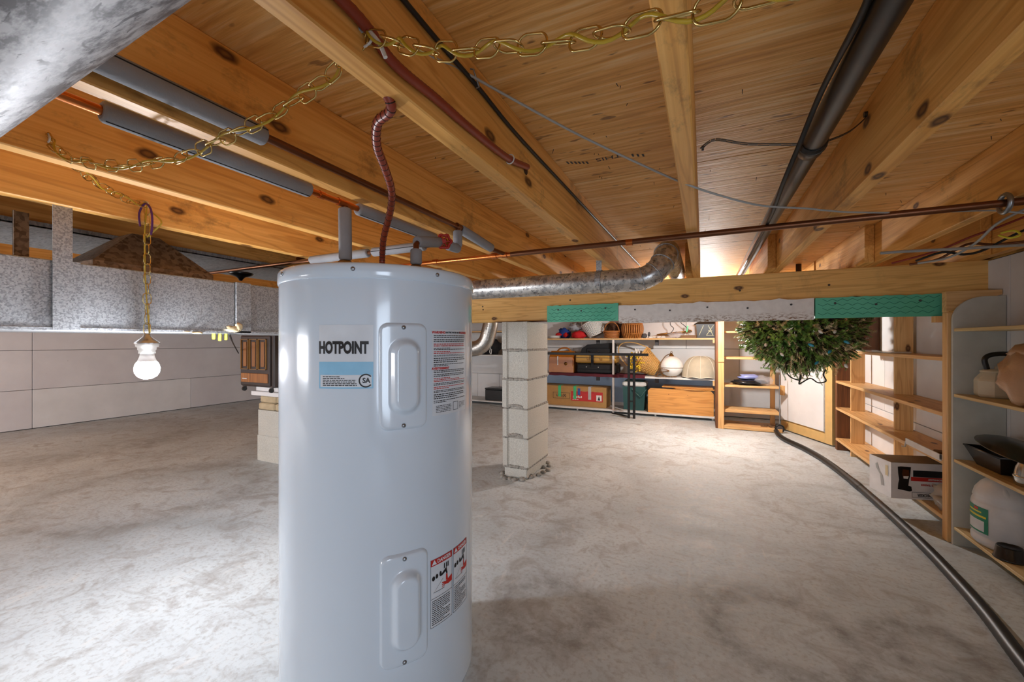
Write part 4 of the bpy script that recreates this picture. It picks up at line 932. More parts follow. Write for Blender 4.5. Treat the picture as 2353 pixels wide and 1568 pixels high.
for k, l in enumerate(([(1540, 742, 0), (1548, 755, 0), (1541, 766, 0)], [(1563, 738, 0), (1572, 748, 0), (1590, 764, 0)])):
    cable('dangling_cord', [P(p[0], p[1], Y=YI - .1 + .02 * k) for p in ([(l[0][0] + (14 if k == 0 else -8), 700, 0)] + l)], .004, 'cable_black', ['thin black cord hanging above the long tool', 'thin black cord slanting down to the lantern'][k])
lx, ly = XX(1623), YI - .02
ln = thing('lantern', 'black metal lantern with a pitched roof on the top back shelf', 'lantern', (lx, ly, z))
m = MB(); 
def sq(w_, zz): return [(lx - w_, ly - w_, zz), (lx + w_, ly - w_, zz), (lx + w_, ly + w_, zz), (lx - w_, ly + w_, zz)]
m.add(sq(.098, z) + sq(.112, z + .17) , [(3, 2, 1, 0), (0, 1, 5, 4), (1, 2, 6, 5), (2, 3, 7, 6), (3, 0, 4, 7), (4, 5, 6, 7)]); m.build('case', 'lantern_black', ln)
MB().add(sq(.135, z + .165) + sq(.05, z + .215), [(3, 2, 1, 0), (0, 1, 5, 4), (1, 2, 6, 5), (2, 3, 7, 6), (3, 0, 4, 7), (4, 5, 6, 7)]).build('roof', 'lantern_black', ln)
m = MB(); yy = ly - .112
def bar(a, b, w_=.006): 
    m.tube([Vector((lx + a[0], yy - .004 + .008 * (1 - a[1] / .17) , z + a[1])), Vector((lx + b[0], yy - .004 + .008 * (1 - b[1] / .17), z + b[1]))], w_ * .5, 6)
bar((-.08, .03), (-.03, .15)); bar((.0, .03), (.075, .15)); bar((.07, .03), (.02, .15)); bar((.0, .03), (.08, .03)); bar((.02, .09), (.04, .07)); bar((.06, .09), (.04, .07))
m.build('window_bars', 'lantern_glass', ln)
MB().tube([Vector((lx + .13 + .05 * math.cos(R(a)), ly, z + .10 + .05 * math.sin(R(a)))) for a in range(0, 360, 20)], .012, 8, closed=True).build('side_ring', 'lantern_black', ln)
# --- middle shelf
z = on(ZM_)
m = MB(); rx0, rx1 = XX(1262, YS0), XX(1482, YS0); n = 30
vs = []
for j, (y, dz) in enumerate(((YS1 - .06, .004), (YS0 - .002, .004), (YS0 - .006, -.03))):
    for i in range(n + 1): vs.append((rx0 + (rx1 - rx0) * i / n, y, z + dz + .004 + .003 * math.sin(i * 1.3 + j)))
m.add(vs, [(j * (n + 1) + i, j * (n + 1) + i + 1, (j + 1) * (n + 1) + i + 1, (j + 1) * (n + 1) + i) for j in range(2) for i in range(n)], True)
m.xf(lambda p: p)
one('maroon_rug', m, 'rug_maroon', 'dark maroon patterned cloth lying along the middle back shelf', 'cloth')
z += .013
bx = XX(1296); lb_ = thing('leather_bag', 'shiny brown leather satchel on the middle back shelf', 'bag', (bx, YI, z))
m = MB(); m.prism([(YI - .10, z), (YI + .12, z), (YI + .11, z + .20), (YI + .05, z + .28), (YI - .02, z + .28), (YI - .09, z + .19)], 0, bx - .19, bx + .165); m.build('body', 'leather_brown', lb_)
m = MB(); m.prism([(YI - .112, z + .09), (YI - .104, z + .21), (YI - .03, z + .292), (YI + .04, z + .29), (YI + .04, z + .284), (YI - .02, z + .282), (YI - .096, z + .20), (YI - .102, z + .09)], 0, bx - .175, bx + .155); m.build('flap', 'leather_brown', lb_)
MB().lathe([(.022, 0), (.022, .006), (.001, .01)], (bx + .06, YI - .112, z + .12), 14, (0, -1, 0)).build('buckle', 'brass_old', lb_)
MB().box((bx - .06, YI - .117, z + .10), (bx - .045, YI - .11, z + .22)).build('strap', 'paint_white', lb_)
MB().tube(smooth_path([(bx - .1, YI + .01, z + .285), (bx - .05, YI, z + .325), (bx + .05, YI, z + .33), (bx + .1, YI + .01, z + .285)], 5), .012, 8).build('handle', 'leather_brown', lb_)
bx0, bx1 = XX(1330), XX(1421); bc = thing('black_case', 'black soft suitcase at the bottom of the pile on the middle back shelf', 'case', ((bx0 + bx1) / 2, YI, z))
MB().box((bx0, YI - .11, z), (bx1, YI + .17, z + .135), .02).build('shell', 'black_fabric', bc)
MB().box((bx0 + .01, YI - .118, z + .01), (bx1 - .02, YI - .10, z + .055), .008).build('front_pocket', 'black_fabric', bc)
m = MB()
for f in (.25, .55, .85): m.lathe([(.006, 0), (.006, .003), (.001, .005)], (bx0 + (bx1 - bx0) * f, YI - .112, z + .085 if f < .8 else z + .03), 10, (0, -1, 0))
m.build('studs', 'plate_white', bc)
yc0, yc1 = XX(1327), XX(1418); yc_ = thing('yellow_case', 'mustard brown case between the two black bags', 'case', ((yc0 + yc1) / 2, YI, z + .137))
MB().box((yc0, YI - .10, z + .137), (yc1, YI + .16, z + .245), .012).build('shell', 'case_yellow', yc_)
MB().box((yc0 - .002, YI - .102, z + .205), (yc1 + .002, YI + .162, z + .212)).build('seam', 'cable_black', yc_)
for f in (.3, .62): MB().box((yc0 + (yc1 - yc0) * f, YI - .108, z + .175), (yc0 + (yc1 - yc0) * f + .03, YI - .099, z + .215), .003).build('latch', 'brass_old', yc_)
MB().box((XX(1366) - .018, YI - .123, z + .09), (XX(1366) + .018, YI - .119, z + .26)).build('tie_strap', 'black_fabric', yc_)
kx0, kx1 = XX(1336), XX(1412); kb = thing('laptop_bag', 'black fabric carry bag on top of the mustard case', 'bag', ((kx0 + kx1) / 2, YI, z + .247))
MB().prism([(kx0, z + .247), (kx1, z + .247), (kx1 + .002, z + .38), (kx1 - .02, z + .405), (kx0 + .11, z + .385), (kx0 + .03, z + .33)], 1, YI - .09, YI + .14).build('body', 'black_fabric', kb)
MB().box((kx0 + .1, YI - .105, z + .25), (kx1 - .03, YI - .088, z + .335), .008).build('front_pocket', 'black_fabric', kb)
MB().tube(smooth_path([(kx0 + .12, YI - .1, z + .30), (kx0 + .19, YI - .13, z + .265), (kx0 + .27, YI - .1, z + .30)], 4), .007, 6).build('handle', 'black_plastic', kb)
z = on(ZM_)
fb = basket('flower_basket', 'tan wicker basket lying on its side with flowers on the middle back shelf', (XX(1512), YI, z), .085, .175, .26, 'wicker_tan', ('Y', R(-58)), 30, 13, (.36, R(0)), 1, .8)
fbc = Vector((XX(1464), YI - .07, z + .17))
for k, (o_, r_, nn, mt, lab) in enumerate((((0, 0, 0), .13, 130, 'flower_yellow', 'bunch of yellow dried flowers spilling from the tan basket'), ((.0, -.01, .12), .05, 22, 'flower_white', 'white daisy like flower above the yellow bunch'))):
    m = MB()
    for i in range(nn):
        d = Vector((random.gauss(0, 1), random.gauss(0, .7), random.gauss(0, 1.15))).normalized() * r_ * random.uniform(.5, 1.0)
        c_ = fbc + Vector(o_) + d + Vector((-.2 * d.z, 0, 0)); c_.z = max(c_.z, z + .014)
        m.blob(c_, (.014, .014, .012) if k == 0 else (.008, .008, .025), 6, 4, .4, 3, i)
    one('flower_bunch', m, mt, lab, 'flowers', kind='stuff')
gx, gy = XX(1543), YI - .02; gr = .142
gl = thing('globe_lamp', 'white glass globe pendant lamp with brass chain on the middle back shelf', 'lamp', (gx, gy, z))
prof_ = [(.001, 0)] + [(gr * math.sin(R(a)), .128 - .128 * math.cos(R(a))) for a in range(12, 168, 8)] + [(.03, .255)]
MB().lathe(prof_, (gx, gy, z), 36).build('globe', 'globe_white', gl)
MB().tube([Vector((gx + (gr + .001) * math.cos(R(a)), gy + (gr + .001) * math.sin(R(a)), z + .115)) for a in range(0, 360, 10)], .0025, 5, closed=True).build('band', 'brass_old', gl)
MB().lathe([(.035, .25), (.03, .262), (.012, .285), (.006, .29)], (gx, gy, z), 16).build('cap', 'brass_old', gl)
MB().tube([Vector((gx + .012 * math.cos(R(a)), gy, z + .30 + .014 * math.sin(R(a)))) for a in range(0, 360, 30)], .003, 5, closed=True).build('ring', 'brass_old', gl)
ch = MB(); pp = smooth_path([(gx, gy - .01, z + .29), (gx - .07, gy - .06, z + .25), (gx - .12, gy - .1, z + .15), (gx - .10, gy - .12, z + .04), (gx - .04, gy - .14, z + .012), (gx + .06, gy - .14, z + .012), (gx - .05, gy - .16, z + .012), (gx - .17, gy - .14, z + .012), (gx - .1, gy - .15, z + .06), (gx - .02, gy - .15, z + .08), (gx - .12, gy - .13, z + .10), (gx - .16, gy - .13, z + .02)], 9)
for i in range(0, len(pp) - 1):
    d = (pp[i + 1] - pp[i]).normalized(); u, v2 = frame(d); w_ = u if i % 2 else v2
    ch.tube([pp[i] + d * .012 * math.cos(R(a)) + w_ * .006 * math.sin(R(a)) for a in range(0, 360, 60)], .0018, 4, closed=True)
ch.build('chain', 'brass_old', gl, kind='stuff')
hx_, hy_ = XX(1610), YI - .03; sh_ = thing('lamp_shade', 'cream fabric dome lampshade on the middle back shelf', 'lampshade', (hx_, hy_, z))
n = 48; vs = []; fs = []
for j in range(13):
    t = j / 12; rr = .208 * math.cos(R(t * 84)) ** .75; zz = .004 + .255 * math.sin(R(t * 90)) ** .95
    for i in range(n):
        a = 2 * math.pi * i / n; sc_ = 1 + .035 * abs(math.sin(a * 4)) * (1 - t); vs.append((hx_ + rr * sc_ * math.cos(a), hy_ + rr * sc_ * .85 * math.sin(a), z + zz + (.012 * abs(math.sin(a * 4)) if j == 0 else 0)))
for j in range(12): fs += [(j * n + i, j * n + (i + 1) % n, (j + 1) * n + (i + 1) % n, (j + 1) * n + i) for i in range(n)]
fs.append(tuple(range(12 * n, 13 * n))); MB().add(vs, fs, True).build('dome', 'shade_cream', sh_)
m = MB()
for i in range(8):
    k_ = i * 6; m.tube([Vector(vs[j * n + k_]) for j in range(13)], .003, 5)
m.tube([Vector(vs[i]) for i in range(n)], .004, 5, closed=True); m.build('piping', 'shade_seam', sh_)
# --- bottom shelf
z = on(ZL); bx0, bx1 = XX(1240, 5.34), XX(1393, 5.34); by0, by1, bh = 5.34, 5.62, .27
cb = thing('cardboard_box', 'long brown cardboard carton with red print and tape on the bottom back shelf', 'box', ((bx0 + bx1) / 2, 5.48, z))
MB().box((bx0, by0, z), (bx1, by1, z + bh), .003).build('carton', 'cardboard', cb)
ra, rb2 = XX(1312, by0), XX(1385, by0); y_ = by0 - .0006
pr = MB().box((ra, y_, z + .075), (rb2, by0 + .001, z + .205)).build('red_panel', 'red_print', cb)
m = MB()
for k in range(14): m.box((ra + .01 + k * .026, y_ - .0004, z + .178), (ra + .026 + k * .026, y_, z + .195 + .008 * (k % 3)))
m.build('border_print', 'danger_red', pr, kind='stuff')
m = MB(); 
for k in range(6): m.blob((ra + .035 + k * .022, y_, z + .125 + .004 * (k % 2)), (.009, .0012, .016 if k in (0, 3) else .011), 8, 6, .5, 3, k)
for k in range(3): m.box((ra + .02 + .03 * k, y_ - .0012, z + .09), (ra + .045 + .03 * k, y_ - .0002, z + .097))
m.box((rb2 - .085, y_ - .001, z + .088), (rb2 - .015, y_, z + .165)); m.build('white_print', 'plate_white', pr, kind='stuff')
m = MB(); m.add([(rb2 - .068, y_ - .002, z + .098), (rb2 - .032, y_ - .002, z + .098), (rb2 - .050, y_ - .002, z + .158)], [(0, 1, 2)])
la, lb2 = XX(1271, by0), XX(1309, by0)
for c in ((la, z + .095, lb2, z + .098), (la, z + .175, lb2, z + .178), (la, z + .095, la + .003, z + .178), (lb2 - .003, z + .095, lb2, z + .178)): m.box((c[0], y_ - .001, c[1]), (c[2], y_, c[3]))
flat_text(m, 'LP % (X)', .05, ((la + lb2) / 2, y_ - .001, z + .137), (1, 0, 0), (0, 0, 1), .001, .8)
m.build('black_print', 'ink_black', cb, kind='stuff')
for px, mt, ln_, off in ((1286, 'green_tape', .15, -.02), (1321, 'green_tape', .17, 0), (1355, 'grey_tape', .17, 0)):
    q = XX(px, by0); m = MB(); m.box((q - .02, by0 - .003, z + bh - ln_), (q + .02, by0 - .0015, z + bh + .003)); m.box((q - .02, by0 - .003, z + bh + .001), (q + .02, by0 + .12, z + bh + .003)); m.build('tape', mt, cb)
MB().box((XX(1331, by0) - .02, by0 - .004, z + .155), (XX(1331, by0) + .015, by0 - .002, z + .245)).build('tape', 'blue_print', cb)
qx0, qx1 = XX(1432, 5.4), XX(1484, 5.4); qy = 5.36
co = thing('cooler', 'dark green picnic cooler with a white lid on the bottom back shelf', 'cooler', ((qx0 + qx1) / 2, 5.47, z))
m = MB(); W_ = qx1 - qx0
m.add([(qx0 + .012, qy + .01, z), (qx1 - .02, qy + .01, z), (qx1 - .02, qy + .22, z), (qx0 + .012, qy + .22, z), (qx0, qy, z + .30), (qx1, qy, z + .30), (qx1, qy + .23, z + .30), (qx0, qy + .23, z + .30)], [(3, 2, 1, 0), (4, 5, 6, 7), (0, 1, 5, 4), (1, 2, 6, 5), (2, 3, 7, 6), (3, 0, 4, 7)]); m.build('tub', 'cooler_green', co)
MB().box((qx0 - .006, qy - .006, z + .30), (qx1 + .006, qy + .236, z + .365), .018).build('lid', 'cooler_white', co)
MB().box((qx0 + .02, qy + .02, z + .362), (qx1 - .02, qy + .2, z + .378), .006).build('lid_inset', 'cooler_green', co)
MB().tube([(qx0 + .12, qy - .012, z + .27), (qx1 - .06, qy - .018, z + .17), (qx1 + .008, qy + .02, z + .27)], .011, 6).build('handle', 'cooler_green', co)
wx0, wx1 = XX(1489, 5.30), XX(1640, 5.30); wy = 5.295; wh_ = .30
wc = thing('wooden_chest', 'wide honey coloured wooden panel box on the bottom back shelf', 'chest', ((wx0 + wx1) / 2, 5.45, z - .03))
zc_ = z
MB().prism([(wx0, zc_), (wx1, zc_), (wx1, zc_ + wh_ - .04), (wx1 - .03, zc_ + wh_ - .004), (wx0 + .03, zc_ + wh_), (wx0, zc_ + wh_ - .03)], 1, wy, wy + .022).build('front_panel', 'chest_wood', wc)
MB().box((wx0 + .03, wy + .022, zc_), (wx1 - .03, wy + .34, zc_ + wh_ - .03)).build('carcass', 'chest_wood', wc)
m = MB()
for f in (.33, .62): m.cyl((wx0 + (wx1 - wx0) * f, wy - .0015, zc_ + wh_ * .78), (wx0 + (wx1 - wx0) * f, wy, zc_ + wh_ * .78), .004, n=8)
m.build('screw_holes', 'cable_black', wc)
m = MB().box((wx0 + .16, wy + .04, zc_ + wh_ + .012), (wx1 - .005, wy + .3, zc_ + wh_ + .026), .003); m.prism([(wx0 + .27 + .27 * (1 - math.cos(R(a))), wy + .14 - .17 * math.sin(R(a))) for a in range(0, 181, 10)], 2, zc_ + wh_ + .001, zc_ + wh_ + .012)
one('round_board', m, 'chest_wood', 'rounded wooden board lying on top of the honey coloured panel box', 'board')
# folding table frame
ty = 5.06; fx0, fx1 = P(1240, 812, Y=ty).x, P(1490, 818, Y=ty).x; zt_ = .775
tf = thing('folding_table', 'black metal folding table frame standing in front of the back shelves', 'table', (P(1450, 960, Y=ty).x, ty, 0))
MB().box((fx0 - .4, ty - .016, zt_ - .016), (fx1, ty + .016, zt_ + .016), .003).build('top_rail', 'black_metal', tf)
for px in (1445, 1457):
    q = P(px, 900, Y=ty).x; MB().box((q - .014, ty - .014, 0), (q + .014, ty + .014, zt_ - .016), .002).build('leg', 'black_metal', tf)
q = P(1450, 960, Y=ty).x
for zz in (.2, .38, .58): MB().box((q - .034, ty - .008, zz), (q + .034, ty + .008, zz + .016)).build('cross_bar', 'black_metal', tf)
MB().tube([(q - .02, ty, .02), (q - .25, ty + .1, .03)], .009, 6).build('brace', 'black_metal', tf)
MB().box((fx0 - .42, ty - .011, 0), (fx0 - .398, ty + .011, zt_ + .013)).build('leg', 'black_metal', tf)
# --- side shelf things
q = XX(1122, 5.45); bb = thing('black_duffel', 'black drawstring bag with white cord on the side shelf', 'bag', (q, 5.45, .737))
MB().blob((q, 5.45, .737 + .12), (.20, .13, .15), 20, 12, .3, 3, 2, -.119).build('sack', 'black_fabric', bb)
MB().tube(smooth_path([(q - .12, 5.325, .80), (q - .02, 5.312, .79), (q + .06, 5.315, .81), (q + .11, 5.32, .85), (q + .10, 5.31, .78), (q + .12, 5.318, .745), (q + .125, 5.32, .82)], 5), .006, 6).build('cord', 'plate_white', bb)
q = XX(1140, 5.45); kb = thing('black_crate', 'black box on the bottom side shelf left of the pillar', 'box', (q, 5.45, ZL + .001))
MB().box((q - .12, 5.32, ZL + .001), (q + .25, 5.55, ZL + .16), .006).build('box', 'black_plastic', kb); MB().box((q - .125, 5.315, ZL + .161), (q + .255, 5.555, ZL + .185), .006).build('lid', 'black_plastic', kb)

# ================================================================== narrow ladder shelf
LX0, LX1, LY0, LY1 = .125, .70, 4.88, 5.24
lsx = thing('ladder_shelf', 'narrow pine frame shelf between the storage shelf and the hatch panel', 'shelf', ((LX0 + LX1) / 2, 5.05, 0))
px0, px1 = P(1650, 900, Y=LY0).x, P(1664, 900, Y=LY0).x
MB().box((px0, LY0, 0), (px1, LY0 + .038, ZJ), .002).build('front_post', 'pine_z', lsx); MB().box((px0 - .024, LY0 + .002, 0), (px0, LY1, ZJ), .002).build('side_board', 'dark_board', lsx)
q0, q1 = P(1769, 900, Y=LY1).x, P(1780, 900, Y=LY1).x
MB().box((q0, LY1 - .038, 0), (q1, LY1, ZJ), .002).build('rear_post', 'pine_z', lsx)
MB().box((px0, LY1 - .038, 0), (px1, LY1, ZJ), .002).build('rear_post', 'pine_z', lsx)
for zz, th, yf_ in ((1.048, .02, LY0 + .08), (.768, .025, LY0 + .08), (.468, .022, LY0 + .04), (.205, .03, LY0 + .04), (.040, .035, LY0)):
    MB().box((px1 if yf_ == LY0 + .0 else px0 + .0, yf_ + (.001 if yf_ == LY0 else 0), zz - th), (q1 if zz != .04 else q1 + .02, LY1 - .039, zz), .002).build('shelf_board', 'pine_x', lsx)
MB().box((px0 + .001, LY0 - .012, .715), (px1 - .001, LY0 - .001, .760)).build('cleat', 'pine_x', lsx)
q = P(1722, 880, Y=5.02).x
bp_ = thing('wrapped_packet', 'black packet in clear wrap with a blue label on the ladder shelf', 'packet', (q, 5.02, .469))
MB().blob((q, 5.03, .469 + .03), (.17, .12, .035), 20, 10, .35, 3, 6, -.029).build('packet', 'wrap_black', bp_)
MB().blob((q, 5.02, .469 + .085), (.10, .05, .028), 16, 8, .5, 4, 3).build('blue_bag', 'wrap_blue', bp_)
MB().blob((q + .12, 4.98, .469 + .05), (.09, .06, .05), 14, 9, .5, 4, 8, -.045).build('clear_wrap', 'clear_film', bp_)
m = MB()
for i in range(7):
    c = (P(1755 + i * 5, 972, Y=4.98).x, 4.97 + .03 * (i % 3), .045 + .006 * (i % 2)); m.box((c[0] - .03, c[1] - .012, c[2] - .004), (c[0] + .03, c[1] + .012, c[2] + .004), 0, Matrix.Rotation(i * .6, 3, 'Z'))
one('wood_scraps', m, 'scrap_brown', 'small heap of brown wood scraps on the lowest ladder shelf', 'scraps', kind='stuff')

# ================================================================== hatch panel leaning open
A, B = Vector((.765, 5.12, 0)), Vector((1.05, 4.46, 0)); ax = (B - A).normalized(); nv = Vector((-ax.y, ax.x, 0)); nv = -nv if nv.y > 0 else nv; Lh = (B - A).length; Hh = 1.04
hp_ = thing('hatch_panel', 'white insulated hatch panel with tan wooden frame standing half open', 'panel', (A + B) / 2)
def hb(u0, u1, z0, z1, t0, t1):
    m = MB(); c = [A + ax * u + nv * t for u, t in ((u0, t0), (u1, t0), (u1, t1), (u0, t1))]
    return m.add([p + Vector((0, 0, zz)) for zz in (z0, z1) for p in c], [(0, 1, 2, 3), (7, 6, 5, 4), (4, 5, 1, 0), (5, 6, 2, 1), (6, 7, 3, 2), (7, 4, 0, 3)])
hb(0, Lh, .015, Hh, -.02, 0).build('backing', 'tan_frame', hp_)
hb(0, Lh - .10, .115, Hh, .0005, .022).build('foam_board', 'foam_white', hp_)
hb(Lh - .085, Lh, .015, Hh, .0005, .02).build('stile', 'tan_frame', hp_); hb(0, Lh - .086, .015, .10, .0005, .02).build('bottom_rail', 'tan_frame', hp_)
hb(-.005, .07, .37, .47, .022, .04).build('handle_block', 'pine_z', hp_)
hb(Lh - .104, Lh - .09, .11, Hh, .0005, .018).build('torn_edge', 'mortar', hp_)
wq = P(1784, 990, Z=0); wl_ = thing('folding_cart', 'folded metal cart with a small dark wheel beside the hatch panel', 'cart', (wq.x + .012, wq.y - .12, 0)); c = Vector((wq.x + .012, wq.y - .12, .045))
MB().tube([c + Vector((.036 * math.cos(R(a)), 0, .036 * math.sin(R(a)))) for a in range(0, 360, 18)], .009, 8, closed=True).build('tyre', 'black_plastic', wl_)
MB().cyl(c + Vector((0, -.006, 0)), c + Vector((0, .006, 0)), .03, n=16).build('disc', 'shade_grey', wl_)
MB().tube([c + Vector((0, .012, 0)), c + Vector((.0, .02, .55))], .004, 6).build('stem', 'screw_zinc', wl_)

# ================================================================== pine shelving at the right wall
SX0, SX1 = 1.03, 1.214
ps = thing('pine_shelf', 'open pine plank shelving along the right wall', 'shelf', ((SX0 + SX1) / 2, 3.5, 0))
zs = [.862, .600, .372, .108]
for k, zz in enumerate(zs): MB().box((SX0 + (.03 if k == 0 else 0), 2.625, zz - .02), (SX1, 3.97 if k == 0 else 4.34, zz), .002).build('shelf_board', 'pine_y', ps)
MB().box((SX0, 2.578, 0), (SX0 + .045, 2.624, 1.075), .003).build('front_post', 'pine_z', ps)
MB().prism([(SX0, 1.075), (SX0 + .12, 1.13), (SX0 + .185, 1.15), (SX0 + .185, 1.172), (SX0, 1.172)], 1, 2.585, 2.624).build('gusset', 'pine_x', ps)
tops = [1.30, .842, .580, .352, .088]; bots = [.862, .600, .372, .108, 0]
for yy, xa in ((3.38, 1.105), (4.15, 1.085)):
    for k in range(5):
        if k == 0 and yy > 4: continue
        MB().box((xa, yy, bots[k]), (xa + .09, yy + .019, tops[k]), .0015).build('divider', 'pine_z', ps)
MB().box((1.04, 4.345, 0), (SX1, 4.40, 1.30), .002).build('end_board', 'dark_board', ps)
MB().box((SX0 + .03, 3.98, .842), (SX1, 4.0, 1.28)).build('upper_end_board', 'dark_board', ps)
for zz in zs: MB().box((SX0 + .05, 2.626, zz - .105), (SX0 + .09, 2.66, zz - .021)).build('cleat', 'pine_z', ps)
MB().box((SX0 - .02, 2.63, 1.03), (SX0 + .05, 2.67, 1.06)).build('cleat', 'pine_z', ps)
fl_ = MB().box((1.06, 3.3, .863), (1.16, 3.95, .874), .003); one('flat_glass', fl_, 'glass_jar', 'flat glass strip lying on the top pine shelf', 'glass')
# coffee maker carton, upside down
cA = Vector((.897, 2.79, 0)); an = R(15); e1 = Vector((math.cos(an), math.sin(an), 0)); e2 = Vector((-math.sin(an), math.cos(an), 0)); bl, bd, bhh, bz = .30, .165, .188, .110
ck = thing('coffee_maker_box', 'white coffee maker carton lying upside down on the lowest pine shelf', 'box', cA + e1 * bl / 2 + e2 * bd / 2 + Vector((0, 0, bz)))
def cbx(u0, u1, v0, v1, z0, z1):
    c = [cA + e1 * u + e2 * v for u, v in ((u0, v0), (u1, v0), (u1, v1), (u0, v1))]
    return MB().add([p + Vector((0, 0, zz)) for zz in (z0, z1) for p in c], [(3, 2, 1, 0), (4, 5, 6, 7), (0, 1, 5, 4), (1, 2, 6, 5), (2, 3, 7, 6), (3, 0, 4, 7)])
bo_ = cbx(0, bl, 0, bd, bz, bz + bhh).build('carton', 'box_white', ck)
cbx(.003, bl - .003, .003, bd - .003, bz + bhh, bz + bhh + .0015).build('top_face', 'box_flap', ck)
def onf(poly, mat, name, e=.0008, side=False, par=None):
    m = MB(); f = (lambda a, b: cA - e1 * e + e2 * a + Vector((0, 0, bz + b))) if side else (lambda a, b: cA - e2 * e + e1 * a + Vector((0, 0, bz + b)))
    m.add([f(a, b) for a, b in poly], [tuple(range(len(poly)))]); return m.build(name, mat, par or bo_)
def rc_(a, b, c, d): return [(a, b), (c, b), (c, d), (a, d)]
onf(rc_(.10, .118, bl, .152), 'ink_black', 'black_banner'); onf(rc_(.09, .096, bl, .117), 'ink_red', 'red_banner')
onf([(.030, .168), (.045, .17), (.09, .168), (.086, .12), (.082, .105), (.078, .07), (.092, .066), (.095, .045), (.085, .04), (.03, .05), (.032, .08), (.036, .1), (.032, .13)], 'black_plastic', 'pot_picture', .0012)
onf([(.052, .155), (.08, .153), (.083, .13), (.075, .105), (.055, .107), (.05, .13)], 'copper_old', 'carafe_picture', .0016); onf([(.055, .12), (.08, .12), (.075, .106), (.056, .107)], 'plate_white', 'shine_picture', .002)
m = MB()
def btxt(mm, s, size, a, b, wide=1.0, bold=.0004): flat_text(mm, s, size, cA - e2 * .0018 + e1 * a + Vector((0, 0, bz + b)), -e1, (0, 0, -1), bold, wide)
btxt(m, 'TECHNOLOGY', .011, .20, .107, .9); m.build('white_print', 'plate_white', bo_, kind='stuff')
m = MB(); btxt(m, '12 TASSES', .014, .165, .078); m.build('red_print', 'ink_red', bo_, kind='stuff')
m = MB(); btxt(m, 'BLACK+DECKER', .020, .185, .024, .9)
for a, b, c, d in ((.095, .010, .28, .0115), (.095, .037, .28, .0385), (.094, .011, .0955, .038)): m.add([cA - e2 * .0016 + e1 * u + Vector((0, 0, bz + v)) for u, v in rc_(a, b, c, d)], [(0, 1, 2, 3)])
m.build('black_print', 'ink_black', bo_, kind='stuff')
onf([(.05, .05), (.07, .045), (.08, .10), (.11, .13), (.115, .15), (.10, .16), (.085, .12), (.06, .10)], 'cable_grey', 'side_picture', .0012, True); onf(rc_(.02, .11, .04, .165), 'tape_cream', 'side_red_patch', .0012, True)
def mb_at(px, py, Zp): return P(px, py, Z=Zp)
q = Vector((1.10, 2.69, .109)); one('plastic_bag', MB().blob(q + Vector((0, .03, .06)), (.055, .05, .065), 16, 10, .7, 4, 4, -.059).blob(q + Vector((-.035, .0, .035)), (.04, .04, .035), 12, 8, .7, 5, 2, -.034), 'smoke_film', 'crumpled translucent plastic bag beside the coffee maker carton', 'bag')
q = Vector((1.075, 2.645, .118)); one('paper_scraps', MB().blob(q, (.03, .014, .009), 10, 7, .6, 5, 1, -.009).blob(q + Vector((.03, .01, .006)), (.03, .013, .014), 10, 7, .6, 5, 2, -.014), 'bag_brown', 'crumpled paper scraps in front of the plastic bag', 'paper')
# white rail and hardware on the third pine shelf
y0_, y1_ = P(2165, 1060, X=SX0 - .005).y, P(2082, 1030, X=SX0 - .005).y
wt = thing('white_rail', 'white metal bracket rail on the edge of the third pine shelf', 'rail', (SX0, 2.8, .373))
MB().box((SX0 - .008, y0_ + .01, .366), (SX0 - .002, y1_, .398), .001).build('rail', 'paint_white', wt); MB().box((SX0 - .008, y0_ + .01, .373), (SX0 + .09, y0_ + .018, .398), .001).build('end_plate', 'paint_white', wt)
MB().tube([(SX0 - .006, y1_ - .004, .38), (SX0 - .012, y1_ - .004, .35), (SX0 - .025, y1_ - .004, .352)], .004, 6).build('hook_end', 'paint_white', wt)
for k, (dx, dy, dz, mt) in enumerate(((.06, .08, .0, 'scrap_brown'), (.09, .05, .018, 'shade_grey'), (.12, .06, .036, 'black_plastic'))):
    c = Vector((SX0 + dx, 2.66 + dy, .374 + dz)); one('tool_block', MB().box(c - Vector((.04, .03, 0)), c + Vector((.04, .03, .016)), .003, Matrix.Rotation(.3 * k - .2, 3, 'Z')), mt, ['brown block at the bottom of the tool pile on the third pine shelf', 'grey block in the tool pile on the third pine shelf', 'black block on top of the tool pile on the third pine shelf'][k], 'block', 'tool pile')

# ================================================================== grey shelf unit, right
GX0, GX1, GY = 1.042, 1.215, 2.56
gs = thing('grey_shelf', 'grey painted shelf unit with rounded top corner at the right edge', 'shelf', (1.13, 1.8, 0))
def corner(x0, x1, z0, z1, r): return [(x0, z0), (x1, z0), (x1, z1)] + [(x0 + r - r * math.sin(R(a)), z1 - r + r * math.cos(R(a))) for a in range(0, 91, 9)]
MB().prism(corner(GX0, GX1, 0, 1.142, .105), 1, GY, GY + .014).build('side_panel', 'grey_paint', gs)
MB().prism(corner(GX0, GX1, 0, 1.142, .105), 1, .70, .714).build('side_panel', 'grey_paint', gs)
gz = [.998, .696, .396, .084]
for zz in gz: MB().box((GX0 + .003, .714, zz - .014), (GX1, GY, zz), .0015).build('shelf_board', 'light_ply', gs)
z = on(gz[1]); kc = P(2268, 908, Z=z) + Vector((-.004, .0, 0)); kc.z = z; kc.y = 2.475
kt = thing('kettle', 'cream enamel kettle with a black handle on the grey shelf', 'kettle', kc)
def octo(r): return r
MB().lathe([(.001, 0), (.064, 0), (.070, .006), (.072, .012), (.072, .070), (.069, .078), (.052, .104), (.049, .108), (.001, .108)], kc, 8, smooth=False).rot(kc, 'Z', R(12)).build('body', 'kettle_cream', kt)
MB().lathe([(.055, .108), (.055, .113), (.045, .119), (.012, .122), (.012, .132), (.001, .134)], kc, 20).build('lid', 'kettle_cream', kt)
